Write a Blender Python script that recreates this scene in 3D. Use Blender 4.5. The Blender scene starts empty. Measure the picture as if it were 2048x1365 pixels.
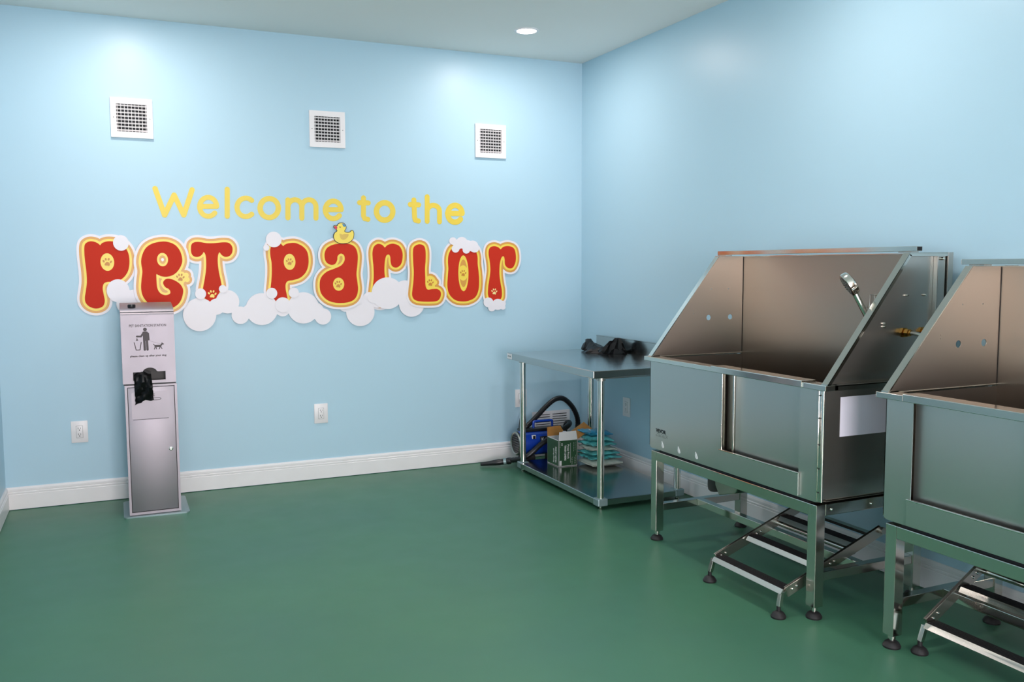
import bpy, bmesh, math, random
import numpy as np
from mathutils import Vector, Matrix
PI = math.pi
S = bpy.context.scene
COL = S.collection

# ---------------------------------------------------------------- camera, world, exposure
cam_d = bpy.data.cameras.new('camera')
cam = bpy.data.objects.new('camera', cam_d); COL.objects.link(cam)
cam_d.sensor_width = 36.0
cam_d.lens = 36.0 * 1769.69 / 2048.0
cam_d.clip_start = 0.05
yaw, pitch, roll = 0.42264854, -0.08513455, -0.00395348
fw = Vector((math.sin(yaw)*math.cos(pitch), math.cos(yaw)*math.cos(pitch), math.sin(pitch)))
rt = Vector((math.cos(yaw), -math.sin(yaw), 0)); up = rt.cross(fw)
r2 = rt*math.cos(roll) + up*math.sin(roll); u2 = -rt*math.sin(roll) + up*math.cos(roll)
cm = Matrix((r2, u2, -fw)).transposed().to_4x4()
cm.translation = Vector((-3.0307, -5.5332, 1.3428))
cam.matrix_world = cm
S.camera = cam
S.view_settings.view_transform = 'Standard'
S.view_settings.look = 'None'
S.view_settings.gamma = 1.0
S.view_settings.use_curve_mapping = False
S.view_settings.exposure = 0.29

XL, YF, H = -3.615, -8.2, 2.74          # left wall, front wall, ceiling height
WIN = (-3.25, -1.1, 0.05, 2.40)        # glazed entrance in the front wall: x0, x1, z0, z1
DAY = 12.5                               # daylight outside
LAMP = 8.5                             # each downlight, watts
w = bpy.data.worlds.new('daylight'); S.world = w; w.use_nodes = True
bg = w.node_tree.nodes['Background']
bg.inputs[0].default_value = (1.0, 0.93, 0.97, 1); bg.inputs[1].default_value = DAY
pl = bpy.data.lights.new('entrance_portal', 'AREA'); pl.shape = 'RECTANGLE'
pl.size = WIN[1]-WIN[0]; pl.size_y = WIN[3]-WIN[2]; pl.energy = 1
pl.cycles.is_portal = True
po = bpy.data.objects.new('entrance_portal', pl); COL.objects.link(po)
po.location = ((WIN[0]+WIN[1])/2, YF-0.02, (WIN[2]+WIN[3])/2); po.rotation_euler = (PI/2, 0, 0)

# ---------------------------------------------------------------- materials
def srgb(r, g, b):
    f = lambda c: (c/255/12.92) if c/255 <= .04045 else ((c/255+.055)/1.055)**2.4
    return (f(r), f(g), f(b), 1)
MATS = {}
def mat(name, col, rough=.5, metal=0, noise=0, nscale=20, bump=0, bscale=200, stretch=None,
        rnoise=0, coat=0, trans=0, emit=None, estr=0, spec=None, alpha=1, aniso=0, mottle=None):
    m = bpy.data.materials.new(name); m.use_nodes = True
    nt = m.node_tree; b = nt.nodes['Principled BSDF']
    b.inputs['Base Color'].default_value = col
    b.inputs['Roughness'].default_value = rough
    b.inputs['Metallic'].default_value = metal
    if coat: b.inputs['Coat Weight'].default_value = coat; b.inputs['Coat Roughness'].default_value = .08
    if trans: b.inputs['Transmission Weight'].default_value = trans
    if spec is not None: b.inputs['Specular IOR Level'].default_value = spec
    if alpha < 1: b.inputs['Alpha'].default_value = alpha
    if emit: b.inputs['Emission Color'].default_value = emit; b.inputs['Emission Strength'].default_value = estr
    if aniso:
        b.inputs['Anisotropic'].default_value = aniso
        tg = nt.nodes.new('ShaderNodeTangent'); tg.direction_type = 'RADIAL'; tg.axis = 'Z'
        nt.links.new(tg.outputs[0], b.inputs['Tangent'])
    tc = nt.nodes.new('ShaderNodeTexCoord'); mp = nt.nodes.new('ShaderNodeMapping')
    nt.links.new(tc.outputs['Object'], mp.inputs[0])
    if stretch: mp.inputs['Scale'].default_value = stretch
    if noise:
        n = nt.nodes.new('ShaderNodeTexNoise'); n.inputs['Scale'].default_value = nscale; n.inputs['Detail'].default_value = 5
        nt.links.new(mp.outputs[0], n.inputs[0])
        r = nt.nodes.new('ShaderNodeValToRGB')
        c2 = mottle or [c*(1-noise) for c in col[:3]]+[1]
        r.color_ramp.elements[0].color = c2; r.color_ramp.elements[0].position = .3
        r.color_ramp.elements[1].color = col if mottle else [min(1, c*(1+noise)) for c in col[:3]]+[1]; r.color_ramp.elements[1].position = .7
        nt.links.new(n.outputs[0], r.inputs[0]); nt.links.new(r.outputs[0], b.inputs['Base Color'])
    if rnoise:
        n = nt.nodes.new('ShaderNodeTexNoise'); n.inputs['Scale'].default_value = 6; n.inputs['Detail'].default_value = 3
        nt.links.new(tc.outputs['Object'], n.inputs[0])
        q = nt.nodes.new('ShaderNodeMapRange'); q.inputs[3].default_value = rough-rnoise; q.inputs[4].default_value = rough+rnoise
        nt.links.new(n.outputs[0], q.inputs[0]); nt.links.new(q.outputs[0], b.inputs['Roughness'])
    if bump:
        n = nt.nodes.new('ShaderNodeTexNoise'); n.inputs['Scale'].default_value = bscale; n.inputs['Detail'].default_value = 3
        nt.links.new(mp.outputs[0], n.inputs[0])
        k = nt.nodes.new('ShaderNodeBump'); k.inputs['Strength'].default_value = bump; k.inputs['Distance'].default_value = .002
        nt.links.new(n.outputs[0], k.inputs['Height']); nt.links.new(k.outputs[0], b.inputs['Normal'])
    MATS[name] = m
    return m
M = MATS
mat('wall_paint', srgb(181, 212, 227), .38, bump=.05, bscale=90, spec=.4)
mat('ceiling_paint', srgb(240, 238, 233), .8)
mat('trim_white', srgb(236, 232, 232), .35, noise=.02, nscale=8)
mat('floor_vinyl', srgb(68, 119, 88), .42, noise=.3, nscale=1.3, rnoise=.06, mottle=srgb(64, 112, 90), spec=.5)
mat('far_wall', srgb(196, 160, 126), .7, noise=.08, nscale=3)
mat('steel', srgb(190, 184, 176), .27, 1, aniso=.6)
mat('steel_panel', srgb(206, 207, 202), .32, 1, aniso=.75)
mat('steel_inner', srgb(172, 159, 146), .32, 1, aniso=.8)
mat('lip_steel', srgb(188, 190, 184), .38, 1)
mat('steel_bright', srgb(214, 210, 202), .12, 1, rnoise=.04)
mat('steel_table', srgb(180, 182, 180), .16, 1, bump=.03, bscale=60, stretch=(60, 1, 1), rnoise=.03)
mat('chrome', srgb(225, 220, 212), .07, 1)
mat('satin_station', srgb(166, 158, 164), .50, 1, bump=.08, bscale=70, stretch=(1, 1, 50), rnoise=.05)
mat('base_grey', srgb(150, 170, 172), .35, .6)
mat('brass', srgb(196, 150, 80), .25, 1)
mat('rubber', srgb(28, 24, 26), .55)
mat('dark', srgb(14, 14, 20), .8)
mat('gap', srgb(30, 26, 26), .7)
mat('print_ink', srgb(74, 62, 64), .5)
mat('black_ink', srgb(24, 22, 24), .5)
mat('black_bag', srgb(9, 8, 10), .40, spec=.25, bump=.5, bscale=28)
mat('plastic_white', srgb(238, 232, 232), .35)
mat('black_plastic', srgb(22, 21, 24), .35)
mat('blue_plastic', srgb(18, 62, 168), .25, coat=.4)
mat('pvc_grey', srgb(70, 66, 64), .5)
mat('box_green', srgb(34, 74, 42), .5, noise=.1, nscale=30)
mat('box_white', srgb(228, 224, 222), .6)
mat('kraft', srgb(176, 122, 58), .75, noise=.06, nscale=60)
mat('paper', srgb(226, 220, 232), .4)
mat('face_red', srgb(205, 48, 26), .6, spec=.2)
mat('ring_yellow', srgb(250, 218, 84), .35)
mat('ring_orange', srgb(222, 158, 72), .35)
mat('cut_white', srgb(240, 232, 236), .4)
mat('paw_orange', srgb(205, 132, 46), .4)
mat('paw_cream', srgb(250, 226, 150), .4)
mat('vinyl_yellow', srgb(240, 208, 72), .4)
mat('duck_yellow', srgb(250, 222, 92), .4)
mat('duck_wing', srgb(222, 184, 84), .4)
mat('duck_beak', srgb(208, 52, 80), .4)
mat('duck_blue', srgb(70, 140, 180), .4)
mat('lens_light', (1, 1, 1, 1), .5, emit=(1, .97, .93, 1), estr=14)
mat('pad_teal', srgb(96, 190, 190), .35, coat=.5, noise=.25, nscale=30, bump=.6, bscale=30)
mat('pad_blue', srgb(50, 150, 190), .35, coat=.5, noise=.2, nscale=30, bump=.6, bscale=30)
mat('pad_clear', srgb(196, 200, 188), .3, coat=.6, noise=.1, nscale=30, bump=.6, bscale=30)
mat('hose_braid', srgb(170, 168, 160), .35, .9)
mat('red_led', srgb(60, 170, 150), .3)

# ---------------------------------------------------------------- mesh helpers
class MB:
    """collects shapes, links them as one mesh object"""
    def __init__(s): s.bm = bmesh.new()
    def box(s, x0, x1, y0, y1, z0, z1, bev=0, R=None):
        t = bmesh.new(); bmesh.ops.create_cube(t, size=1)
        for v in t.verts:
            v.co = Vector(((x0+x1)/2 + v.co.x*(x1-x0), (y0+y1)/2 + v.co.y*(y1-y0), (z0+z1)/2 + v.co.z*(z1-z0)))
        if bev: bmesh.ops.bevel(t, geom=list(t.edges), offset=bev, segments=2, affect='EDGES', profile=.5)
        if R is not None: bmesh.ops.transform(t, matrix=R, verts=t.verts)
        s.join(t); return s
    def beam(s, a, b, wy, h, bev=0, side=(0, 1, 0)):
        """rectangular bar from a to b, width wy along side, height h"""
        a = Vector(a); b = Vector(b); d = (b-a); L = d.length; d.normalize(); sd = Vector(side)
        sd = (sd - d*sd.dot(d)).normalized(); n = d.cross(sd)
        R = Matrix((d, sd, n)).transposed().to_4x4(); R.translation = (a+b)/2
        return s.box(-L/2, L/2, -wy/2, wy/2, -h/2, h/2, bev, R)
    def prism(s, poly, axis, lo, hi, bev=0):
        """poly: 2-D points in the two other axes, extruded along axis"""
        t = bmesh.new()
        def P(p, q): return {'x': (q, p[0], p[1]), 'y': (p[0], q, p[1]), 'z': (p[0], p[1], q)}[axis]
        A = [t.verts.new(P(p, lo)) for p in poly]; B = [t.verts.new(P(p, hi)) for p in poly]
        t.faces.new(A); t.faces.new(list(reversed(B)))
        n = len(poly)
        for i in range(n): t.faces.new((A[i], B[i], B[(i+1) % n], A[(i+1) % n]))
        if bev: bmesh.ops.bevel(t, geom=list(t.edges), offset=bev, segments=2, affect='EDGES', profile=.5)
        s.join(t); return s
    def lathe(s, prof, origin, axis=(0, 0, 1), seg=28, closed=False):
        """prof: list of (radius, height) along axis"""
        ax = Vector(axis).normalized(); o = Vector(origin)
        q = Vector((0, 0, 1)).rotation_difference(ax).to_matrix()
        t = bmesh.new(); rings = []
        for r, h in prof:
            if r < 1e-6: rings.append([t.verts.new(o + q @ Vector((0, 0, h)))])
            else: rings.append([t.verts.new(o + q @ Vector((r*math.cos(2*PI*k/seg), r*math.sin(2*PI*k/seg), h))) for k in range(seg)])
        for a, b in zip(rings, rings[1:]):
            for k in range(seg):
                k2 = (k+1) % seg
                if len(a) == 1 and len(b) == 1: continue
                if len(a) == 1: t.faces.new((a[0], b[k], b[k2]))
                elif len(b) == 1: t.faces.new((a[k], b[0], a[k2]))
                else: t.faces.new((a[k], b[k], b[k2], a[k2]))
        if closed:
            for k in range(seg): t.faces.new((rings[-1][k], rings[0][k], rings[0][(k+1) % seg], rings[-1][(k+1) % seg]))
        else:
            if len(rings[0]) > 1: t.faces.new(rings[0])
            if len(rings[-1]) > 1: t.faces.new(rings[-1])
        s.join(t); return s
    def tube(s, pts, r, seg=14, smooth=4, ribs=0):
        P = [Vector(p) for p in pts]
        if smooth and len(P) > 2: P = catmull3(P, smooth)
        t = bmesh.new(); rings = []
        nrm = None
        for i, p in enumerate(P):
            d = (P[min(i+1, len(P)-1)] - P[max(i-1, 0)]).normalized()
            if nrm is None: nrm = d.orthogonal().normalized()
            nrm = (nrm - d*nrm.dot(d)).normalized(); bn = d.cross(nrm)
            rr = r*(1 + (.12 if ribs and i % 2 else 0))
            rings.append([t.verts.new(p + nrm*rr*math.cos(2*PI*k/seg) + bn*rr*math.sin(2*PI*k/seg)) for k in range(seg)])
        for a, b in zip(rings, rings[1:]):
            for k in range(seg): t.faces.new((a[k], a[(k+1) % seg], b[(k+1) % seg], b[k]))
        t.faces.new(rings[0]); t.faces.new(rings[-1])
        s.join(t); return s
    def join(s, t):
        me = bpy.data.meshes.new('tmp'); bmesh.ops.recalc_face_normals(t, faces=list(t.faces)); t.to_mesh(me); t.free()
        s.bm.from_mesh(me); bpy.data.meshes.remove(me)
    def build(s, name, m, parent=None, X=None, smooth=35, label=None):
        if X is not None:
            bmesh.ops.transform(s.bm, matrix=X, verts=s.bm.verts)
            bmesh.ops.recalc_face_normals(s.bm, faces=list(s.bm.faces))
        me = bpy.data.meshes.new(name); s.bm.to_mesh(me); s.bm.free()
        if isinstance(m, str): m = M[m]
        me.materials.append(m)
        if smooth:
            me.shade_smooth(); me.set_sharp_from_angle(angle=math.radians(smooth))
        o = bpy.data.objects.new(name, me); COL.objects.link(o)
        if parent: o.parent = parent; o.matrix_parent_inverse = Matrix.Identity(4)
        if label: o['label'] = label
        return o

def catmull3(P, n):
    out = []; N = len(P)
    for i in range(N-1):
        p0, p1, p2, p3 = P[max(i-1, 0)], P[i], P[i+1], P[min(i+2, N-1)]
        for k in range(n):
            t = k/n
            out.append(.5*((2*p1)+(p2-p0)*t+(2*p0-5*p1+4*p2-p3)*t*t+(3*p1-p0-3*p2+p3)*t**3))
    out.append(P[-1]); return out
def smooth_loop(pts, n=5):
    P = [np.array(p, float) for p in pts]; N = len(P); out = []
    for i in range(N):
        p0, p1, p2, p3 = P[i-1], P[i], P[(i+1) % N], P[(i+2) % N]
        if np.allclose(p1, p2): continue
        for k in range(n):
            t = k/n
            out.append(.5*((2*p1)+(p2-p0)*t+(2*p0-5*p1+4*p2-p3)*t*t+(3*p1-p0-3*p2+p3)*t**3))
    return np.array(out)

def tag(o, label, cat, group=None, kind=None):
    if label: o['label'] = label
    if cat: o['category'] = cat
    if group: o['group'] = group
    if kind: o['kind'] = kind
    return o
def thing(name, label, cat, loc=(0, 0, 0), rz=0, group=None):
    o = bpy.data.objects.new(name, None); COL.objects.link(o); o.empty_display_size = .1
    o.location = loc; o.rotation_euler = (0, 0, rz)
    return tag(o, label, cat, group)
def struct(o): o['kind'] = 'structure'; return o

def sheet_mb(loops, axis, lo, hi, mapf=None):
    """flat plate from closed 2-D loops (even-odd fill, so inner loops are holes), thickness lo..hi along axis"""
    cu = bpy.data.curves.new('c', 'CURVE'); cu.dimensions = '2D'; cu.fill_mode = 'BOTH'
    for L in loops:
        sp = cu.splines.new('POLY'); sp.points.add(len(L)-1); sp.use_cyclic_u = True
        for i, p in enumerate(L): sp.points[i].co = (p[0], p[1], 0, 1)
    cu.extrude = (hi-lo)/2
    o = bpy.data.objects.new('c', cu); me = bpy.data.meshes.new_from_object(o)
    bpy.data.objects.remove(o); bpy.data.curves.remove(cu)
    mid = (lo+hi)/2
    for v in me.vertices:
        a, b, c = v.co; c += mid
        v.co = {'y': (a, c, b), 'x': (c, a, b), 'z': (a, b, c)}[axis]
    mb = MB(); mb.bm.from_mesh(me); bpy.data.meshes.remove(me)
    bmesh.ops.remove_doubles(mb.bm, verts=mb.bm.verts, dist=1e-5)
    bmesh.ops.recalc_face_normals(mb.bm, faces=list(mb.bm.faces))
    return mb
def circle(cx, cy, rx, ry=None, n=28, a0=0):
    ry = ry or rx
    return [(cx+rx*math.cos(a0+2*PI*k/n), cy+ry*math.sin(a0+2*PI*k/n)) for k in range(n)]

def text_mb(body, size, X, extrude=.0004, bold=0, sx=1, align='LEFT'):
    cu = bpy.data.curves.new('t', 'FONT'); cu.body = body; cu.size = size; cu.extrude = extrude
    cu.offset = bold; cu.align_x = align; cu.resolution_u = 3
    o = bpy.data.objects.new('t', cu); me = bpy.data.meshes.new_from_object(o)
    bpy.data.objects.remove(o); bpy.data.curves.remove(cu)
    mb = MB(); mb.bm.from_mesh(me); bpy.data.meshes.remove(me)
    bmesh.ops.transform(mb.bm, matrix=X @ Matrix.Diagonal((sx, 1, 1, 1)), verts=mb.bm.verts)
    return mb
def face_y(x, y, z):      # text facing -y, reading along +x
    R = Matrix(((1, 0, 0), (0, 0, -1), (0, 1, 0))).to_4x4(); R.translation = Vector((x, y, z)); return R
def face_x(x, y, z):      # text facing -x, reading along -y
    R = Matrix(((0, 0, -1), (-1, 0, 0), (0, 1, 0))).to_4x4(); R.translation = Vector((x, y, z)); return R

# signed distance + marching squares, for the rounded cut-out letters
def sd_poly(P, X, Z):
    d = np.full(X.shape, 9e9); ins = np.zeros(X.shape, bool)
    n = len(P)
    for i in range(n):
        ax, az = P[i]; bx, bz = P[(i+1) % n]
        ex, ez = bx-ax, bz-az; wx, wz = X-ax, Z-az
        t = np.clip((wx*ex+wz*ez)/(ex*ex+ez*ez+1e-12), 0, 1)
        d = np.minimum(d, (wx-ex*t)**2+(wz-ez*t)**2)
        if az != bz:
            c = ((az > Z) != (bz > Z)) & (X < ex*(Z-az)/(bz-az)+ax); ins ^= c
    d = np.sqrt(d); return np.where(ins, -d, d)
def sd_ell(c, X, Z):
    cx, cz, rx, rz = c; k = np.sqrt(((X-cx)/rx)**2+((Z-cz)/rz)**2); return (k-1)*min(rx, rz)
def contours(F, xs, zs):
    segs = {}; nx, nz = len(xs), len(zs)
    s = F < 0
    mixed = (s[:-1, :-1].astype(int)+s[1:, :-1]+s[:-1, 1:]+s[1:, 1:])
    for j, i in zip(*np.where((mixed > 0) & (mixed < 4))):
        v = [F[j, i], F[j, i+1], F[j+1, i+1], F[j+1, i]]
        E = []
        ids = [(j, i, 0), (j, i+1, 1), (j+1, i, 0), (j, i, 1)]
        for k in range(4):
            if (v[k] < 0) != (v[(k+1) % 4] < 0): E.append(ids[k])
        if len(E) == 2: prs = [(E[0], E[1])]
        else: prs = [(E[0], E[1]), (E[2], E[3])]
        for a, b in prs: segs.setdefault(a, []).append(b); segs.setdefault(b, []).append(a)
    def pos(e):
        j, i, o = e
        if o == 0: a, b = F[j, i], F[j, i+1]; t = a/(a-b); return (xs[i]+(xs[i+1]-xs[i])*t, zs[j])
        a, b = F[j, i], F[j+1, i]; t = a/(a-b); return (xs[i], zs[j]+(zs[j+1]-zs[j])*t)
    loops = []; seen = set()
    for st in list(segs):
        if st in seen: continue
        L = [st]; seen.add(st); cur = st
        while True:
            nx_ = [q for q in segs[cur] if q not in seen]
            if not nx_: break
            cur = nx_[0]; seen.add(cur); L.append(cur)
        if len(L) > 5:
            P = [pos(e) for e in L]
            Q = [P[0]]
            for q in P[1:]:
                if math.hypot(q[0]-Q[-1][0], q[1]-Q[-1][1]) > .0012: Q.append(q)
            if len(Q) > 5: loops.append(Q)
    return loops
def grid(x0, x1, z0, z1, h=.0028):
    xs = np.arange(x0, x1+h, h); zs = np.arange(z0, z1+h, h); X, Z = np.meshgrid(xs, zs); return xs, zs, X, Z

# wall lettering outlines in metres on the back wall (x, z)
LET={
 'P1':dict(o=[(-3.169, 1.4568), (-3.1607, 1.4773), (-3.1387, 1.4877), (-3.114, 1.4844), (-3.0957, 1.4736), (-3.0885, 1.4654), (-3.0885, 1.4654), (-3.0786, 1.4778), (-3.0544, 1.4876), (-3.0229, 1.4878), (-2.9853, 1.4785), (-2.9576, 1.4509), (-2.9429, 1.4163), (-2.9401, 1.3711), (-2.9476, 1.3259), (-2.9668, 1.2912), (-2.9932, 1.2692), (-3.0254, 1.2605), (-3.0602, 1.2589), (-3.0782, 1.2487), (-3.0849, 1.2232), (-3.0812, 1.1886), (-3.0769, 1.1539), (-3.0843, 1.1263), (-3.1037, 1.1129), (-3.1289, 1.11), (-3.1565, 1.121), (-3.1743, 1.1421), (-3.1782, 1.1696), (-3.1715, 1.2107), (-3.1646, 1.2587), (-3.1643, 1.3135), (-3.1682, 1.3682), (-3.1706, 1.4159)],c=[(-3.0552, 1.3714, 0.0353, 0.0496)],e=[(-3.0552, 1.3714, 0.0353, 0.0496)],p=(-3.0552, 1.3707, 1.0, 'orange')),
 'E':dict(o=[(-2.879, 1.3675), (-2.8723, 1.4094), (-2.8513, 1.4514), (-2.8178, 1.4761), (-2.7715, 1.4883), (-2.732, 1.4872), (-2.6927, 1.4698), (-2.6672, 1.4345), (-2.6567, 1.3883), (-2.6633, 1.3528), (-2.6846, 1.3173), (-2.712, 1.2948), (-2.7456, 1.2858), (-2.7752, 1.2896), (-2.8004, 1.3025), (-2.8004, 1.3025), (-2.8006, 1.2616), (-2.7975, 1.2192), (-2.782, 1.1906), (-2.7559, 1.1795), (-2.7324, 1.1862), (-2.7286, 1.2004), (-2.7368, 1.2148), (-2.7543, 1.2257), (-2.7655, 1.2471), (-2.7596, 1.2647), (-2.7393, 1.2751), (-2.7063, 1.2663), (-2.6737, 1.2424), (-2.658, 1.21), (-2.6625, 1.1743), (-2.6772, 1.1388), (-2.7049, 1.1122), (-2.7454, 1.0989), (-2.7853, 1.097), (-2.8243, 1.1121), (-2.856, 1.1425), (-2.8775, 1.1781), (-2.8844, 1.2204), (-2.8807, 1.2695), (-2.8743, 1.3185)],c=[(-2.764, 1.3849, 0.0297, 0.0388)],e=[(-2.669, 1.2816, 0.0322, 0.0342), (-2.6383, 1.2942, 0.0135, 0.0143), (-2.6338, 1.2684, 0.0135, 0.0143), (-2.68, 1.2532, 0.0268, 0.0285)],p=(-2.6704, 1.2802, 0.95, 'orange')),
 'T':dict(o=[(-2.6063, 1.4454), (-2.602, 1.4739), (-2.5847, 1.4868), (-2.5575, 1.4885), (-2.5167, 1.4816), (-2.4755, 1.4819), (-2.4269, 1.4873), (-2.3922, 1.4839), (-2.3733, 1.4608), (-2.3743, 1.4281), (-2.391, 1.4063), (-2.4156, 1.4012), (-2.4361, 1.4135), (-2.446, 1.4301), (-2.446, 1.4301), (-2.4556, 1.4099), (-2.4583, 1.3665), (-2.4532, 1.3086), (-2.4443, 1.2578), (-2.442, 1.2214), (-2.457, 1.1853), (-2.4792, 1.1384), (-2.4969, 1.1264), (-2.5206, 1.1429), (-2.5439, 1.165), (-2.5473, 1.2084), (-2.5375, 1.2588), (-2.5275, 1.3163), (-2.5238, 1.3667), (-2.5259, 1.4098), (-2.5354, 1.4313), (-2.5354, 1.4313), (-2.5463, 1.4134), (-2.5671, 1.4012), (-2.5908, 1.404), (-2.6038, 1.4204)],c=[],e=[],p=(-2.4952, 1.1801, 1.0, 'yellow')),
 'P2':dict(o=[(-2.1514, 1.4472), (-2.1398, 1.473), (-2.114, 1.4843), (-2.0886, 1.4808), (-2.0743, 1.466), (-2.0743, 1.466), (-2.0616, 1.4772), (-2.0371, 1.4848), (-1.9964, 1.4851), (-1.9523, 1.4629), (-1.927, 1.4255), (-1.9224, 1.3653), (-1.9371, 1.3127), (-1.9717, 1.2753), (-2.0168, 1.2592), (-2.0502, 1.2536), (-2.0647, 1.235), (-2.0656, 1.2014), (-2.0598, 1.1675), (-2.0584, 1.1338), (-2.0868, 1.1193), (-2.1161, 1.1237), (-2.141, 1.1503), (-2.1561, 1.1878), (-2.1562, 1.2101), (-2.1506, 1.2546), (-2.1464, 1.3066), (-2.1463, 1.3658), (-2.1523, 1.4102)],c=[(-2.0377, 1.3708, 0.0354, 0.0493)],e=[(-2.0377, 1.3708, 0.0354, 0.0493)],p=(-2.0377, 1.3708, 0.9, 'orange')),
 'A':dict(o=[(-1.824, 1.393), (-1.8232, 1.4268), (-1.8075, 1.4568), (-1.773, 1.4758), (-1.7309, 1.4835), (-1.6696, 1.4824), (-1.6313, 1.4614), (-1.6151, 1.4158), (-1.6179, 1.3549), (-1.6253, 1.2939), (-1.62, 1.2403), (-1.617, 1.1943), (-1.628, 1.1523), (-1.6534, 1.126), (-1.7001, 1.1132), (-1.7616, 1.1144), (-1.8146, 1.133), (-1.8515, 1.1752), (-1.8593, 1.228), (-1.8493, 1.273), (-1.8145, 1.3081), (-1.7647, 1.3281), (-1.7223, 1.3476), (-1.7002, 1.3779), (-1.7018, 1.4097), (-1.7223, 1.4217), (-1.7425, 1.4066), (-1.7461, 1.3817), (-1.7603, 1.3568), (-1.787, 1.3516), (-1.8132, 1.3667)],c=[(-1.74, 1.2303, 0.0352, 0.041)],e=[(-1.74, 1.2303, 0.0352, 0.041)],p=(-1.7423, 1.2296, 0.95, 'orange')),
 'R1':dict(o=[(-1.5161, 1.4313), (-1.5061, 1.4658), (-1.482, 1.4836), (-1.4543, 1.4792), (-1.4347, 1.46), (-1.4347, 1.46), (-1.4144, 1.4779), (-1.3782, 1.4858), (-1.3381, 1.4706), (-1.3185, 1.4318), (-1.3192, 1.3851), (-1.3319, 1.3501), (-1.3605, 1.3323), (-1.3886, 1.3426), (-1.3978, 1.3697), (-1.3997, 1.4007), (-1.4091, 1.4161), (-1.426, 1.4084), (-1.4362, 1.3698), (-1.4397, 1.308), (-1.4342, 1.2537), (-1.4272, 1.1915), (-1.4282, 1.1293), (-1.4567, 1.1019), (-1.4965, 1.1074), (-1.5219, 1.1543), (-1.5185, 1.2083), (-1.5111, 1.2699), (-1.5115, 1.3392), (-1.5154, 1.3853)],c=[],e=[],p=None),
 'L':dict(o=[(-1.2508, 1.432), (-1.2446, 1.4633), (-1.2239, 1.479), (-1.1991, 1.4831), (-1.1745, 1.4714), (-1.1649, 1.4401), (-1.1648, 1.385), (-1.1698, 1.322), (-1.1688, 1.2668), (-1.1678, 1.2154), (-1.1548, 1.1891), (-1.1197, 1.191), (-1.0861, 1.1905), (-1.0652, 1.1742), (-1.063, 1.1463), (-1.0785, 1.1186), (-1.1123, 1.1089), (-1.1958, 1.1106), (-1.2412, 1.1218), (-1.2597, 1.1497), (-1.2566, 1.1969), (-1.2501, 1.244), (-1.2468, 1.3067), (-1.25, 1.3694)],c=[],e=[(-1.1358, 1.2427, 0.0368, 0.0348), (-1.1066, 1.2345, 0.0185, 0.0175), (-1.1404, 1.2111, 0.0367, 0.0349)],p=(-1.1343, 1.2324, 0.95, 'orange')),
 'O':dict(o=[(-1.0007, 1.4167), (-0.9773, 1.4566), (-0.9302, 1.4727), (-0.87, 1.4731), (-0.8181, 1.4532), (-0.7966, 1.409), (-0.7945, 1.3524), (-0.7887, 1.3038), (-0.7848, 1.2471), (-0.7897, 1.1821), (-0.812, 1.1338), (-0.8558, 1.1102), (-0.9079, 1.1048), (-0.9594, 1.1163), (-0.9975, 1.1531), (-1.0115, 1.2014), (-1.0091, 1.2653), (-1.0043, 1.3212), (-1.0063, 1.373)],c=[(-0.8975, 1.2925, 0.0362, 0.119)],e=[(-0.8992, 1.2949, 0.0328, 0.0498)],p=(-0.8992, 1.2925, 0.9, 'orange')),
 'R2':dict(o=[(-0.7175, 1.4253), (-0.7084, 1.4618), (-0.6773, 1.4741), (-0.6463, 1.4661), (-0.6285, 1.4515), (-0.6285, 1.4515), (-0.606, 1.4704), (-0.5656, 1.4747), (-0.5295, 1.4585), (-0.5161, 1.4174), (-0.5181, 1.3681), (-0.5391, 1.3286), (-0.5708, 1.3246), (-0.5959, 1.3477), (-0.5993, 1.3846), (-0.6064, 1.405), (-0.6225, 1.3969), (-0.6353, 1.3519), (-0.6384, 1.2865), (-0.6298, 1.2209), (-0.6211, 1.1714), (-0.6258, 1.1222), (-0.6618, 1.0982), (-0.6975, 1.103), (-0.7221, 1.1403), (-0.7217, 1.1975), (-0.7124, 1.2545), (-0.705, 1.3114), (-0.709, 1.3684)],c=[],e=[],p=(-0.6766, 1.1666, 0.9, 'cream')),
}
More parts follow.
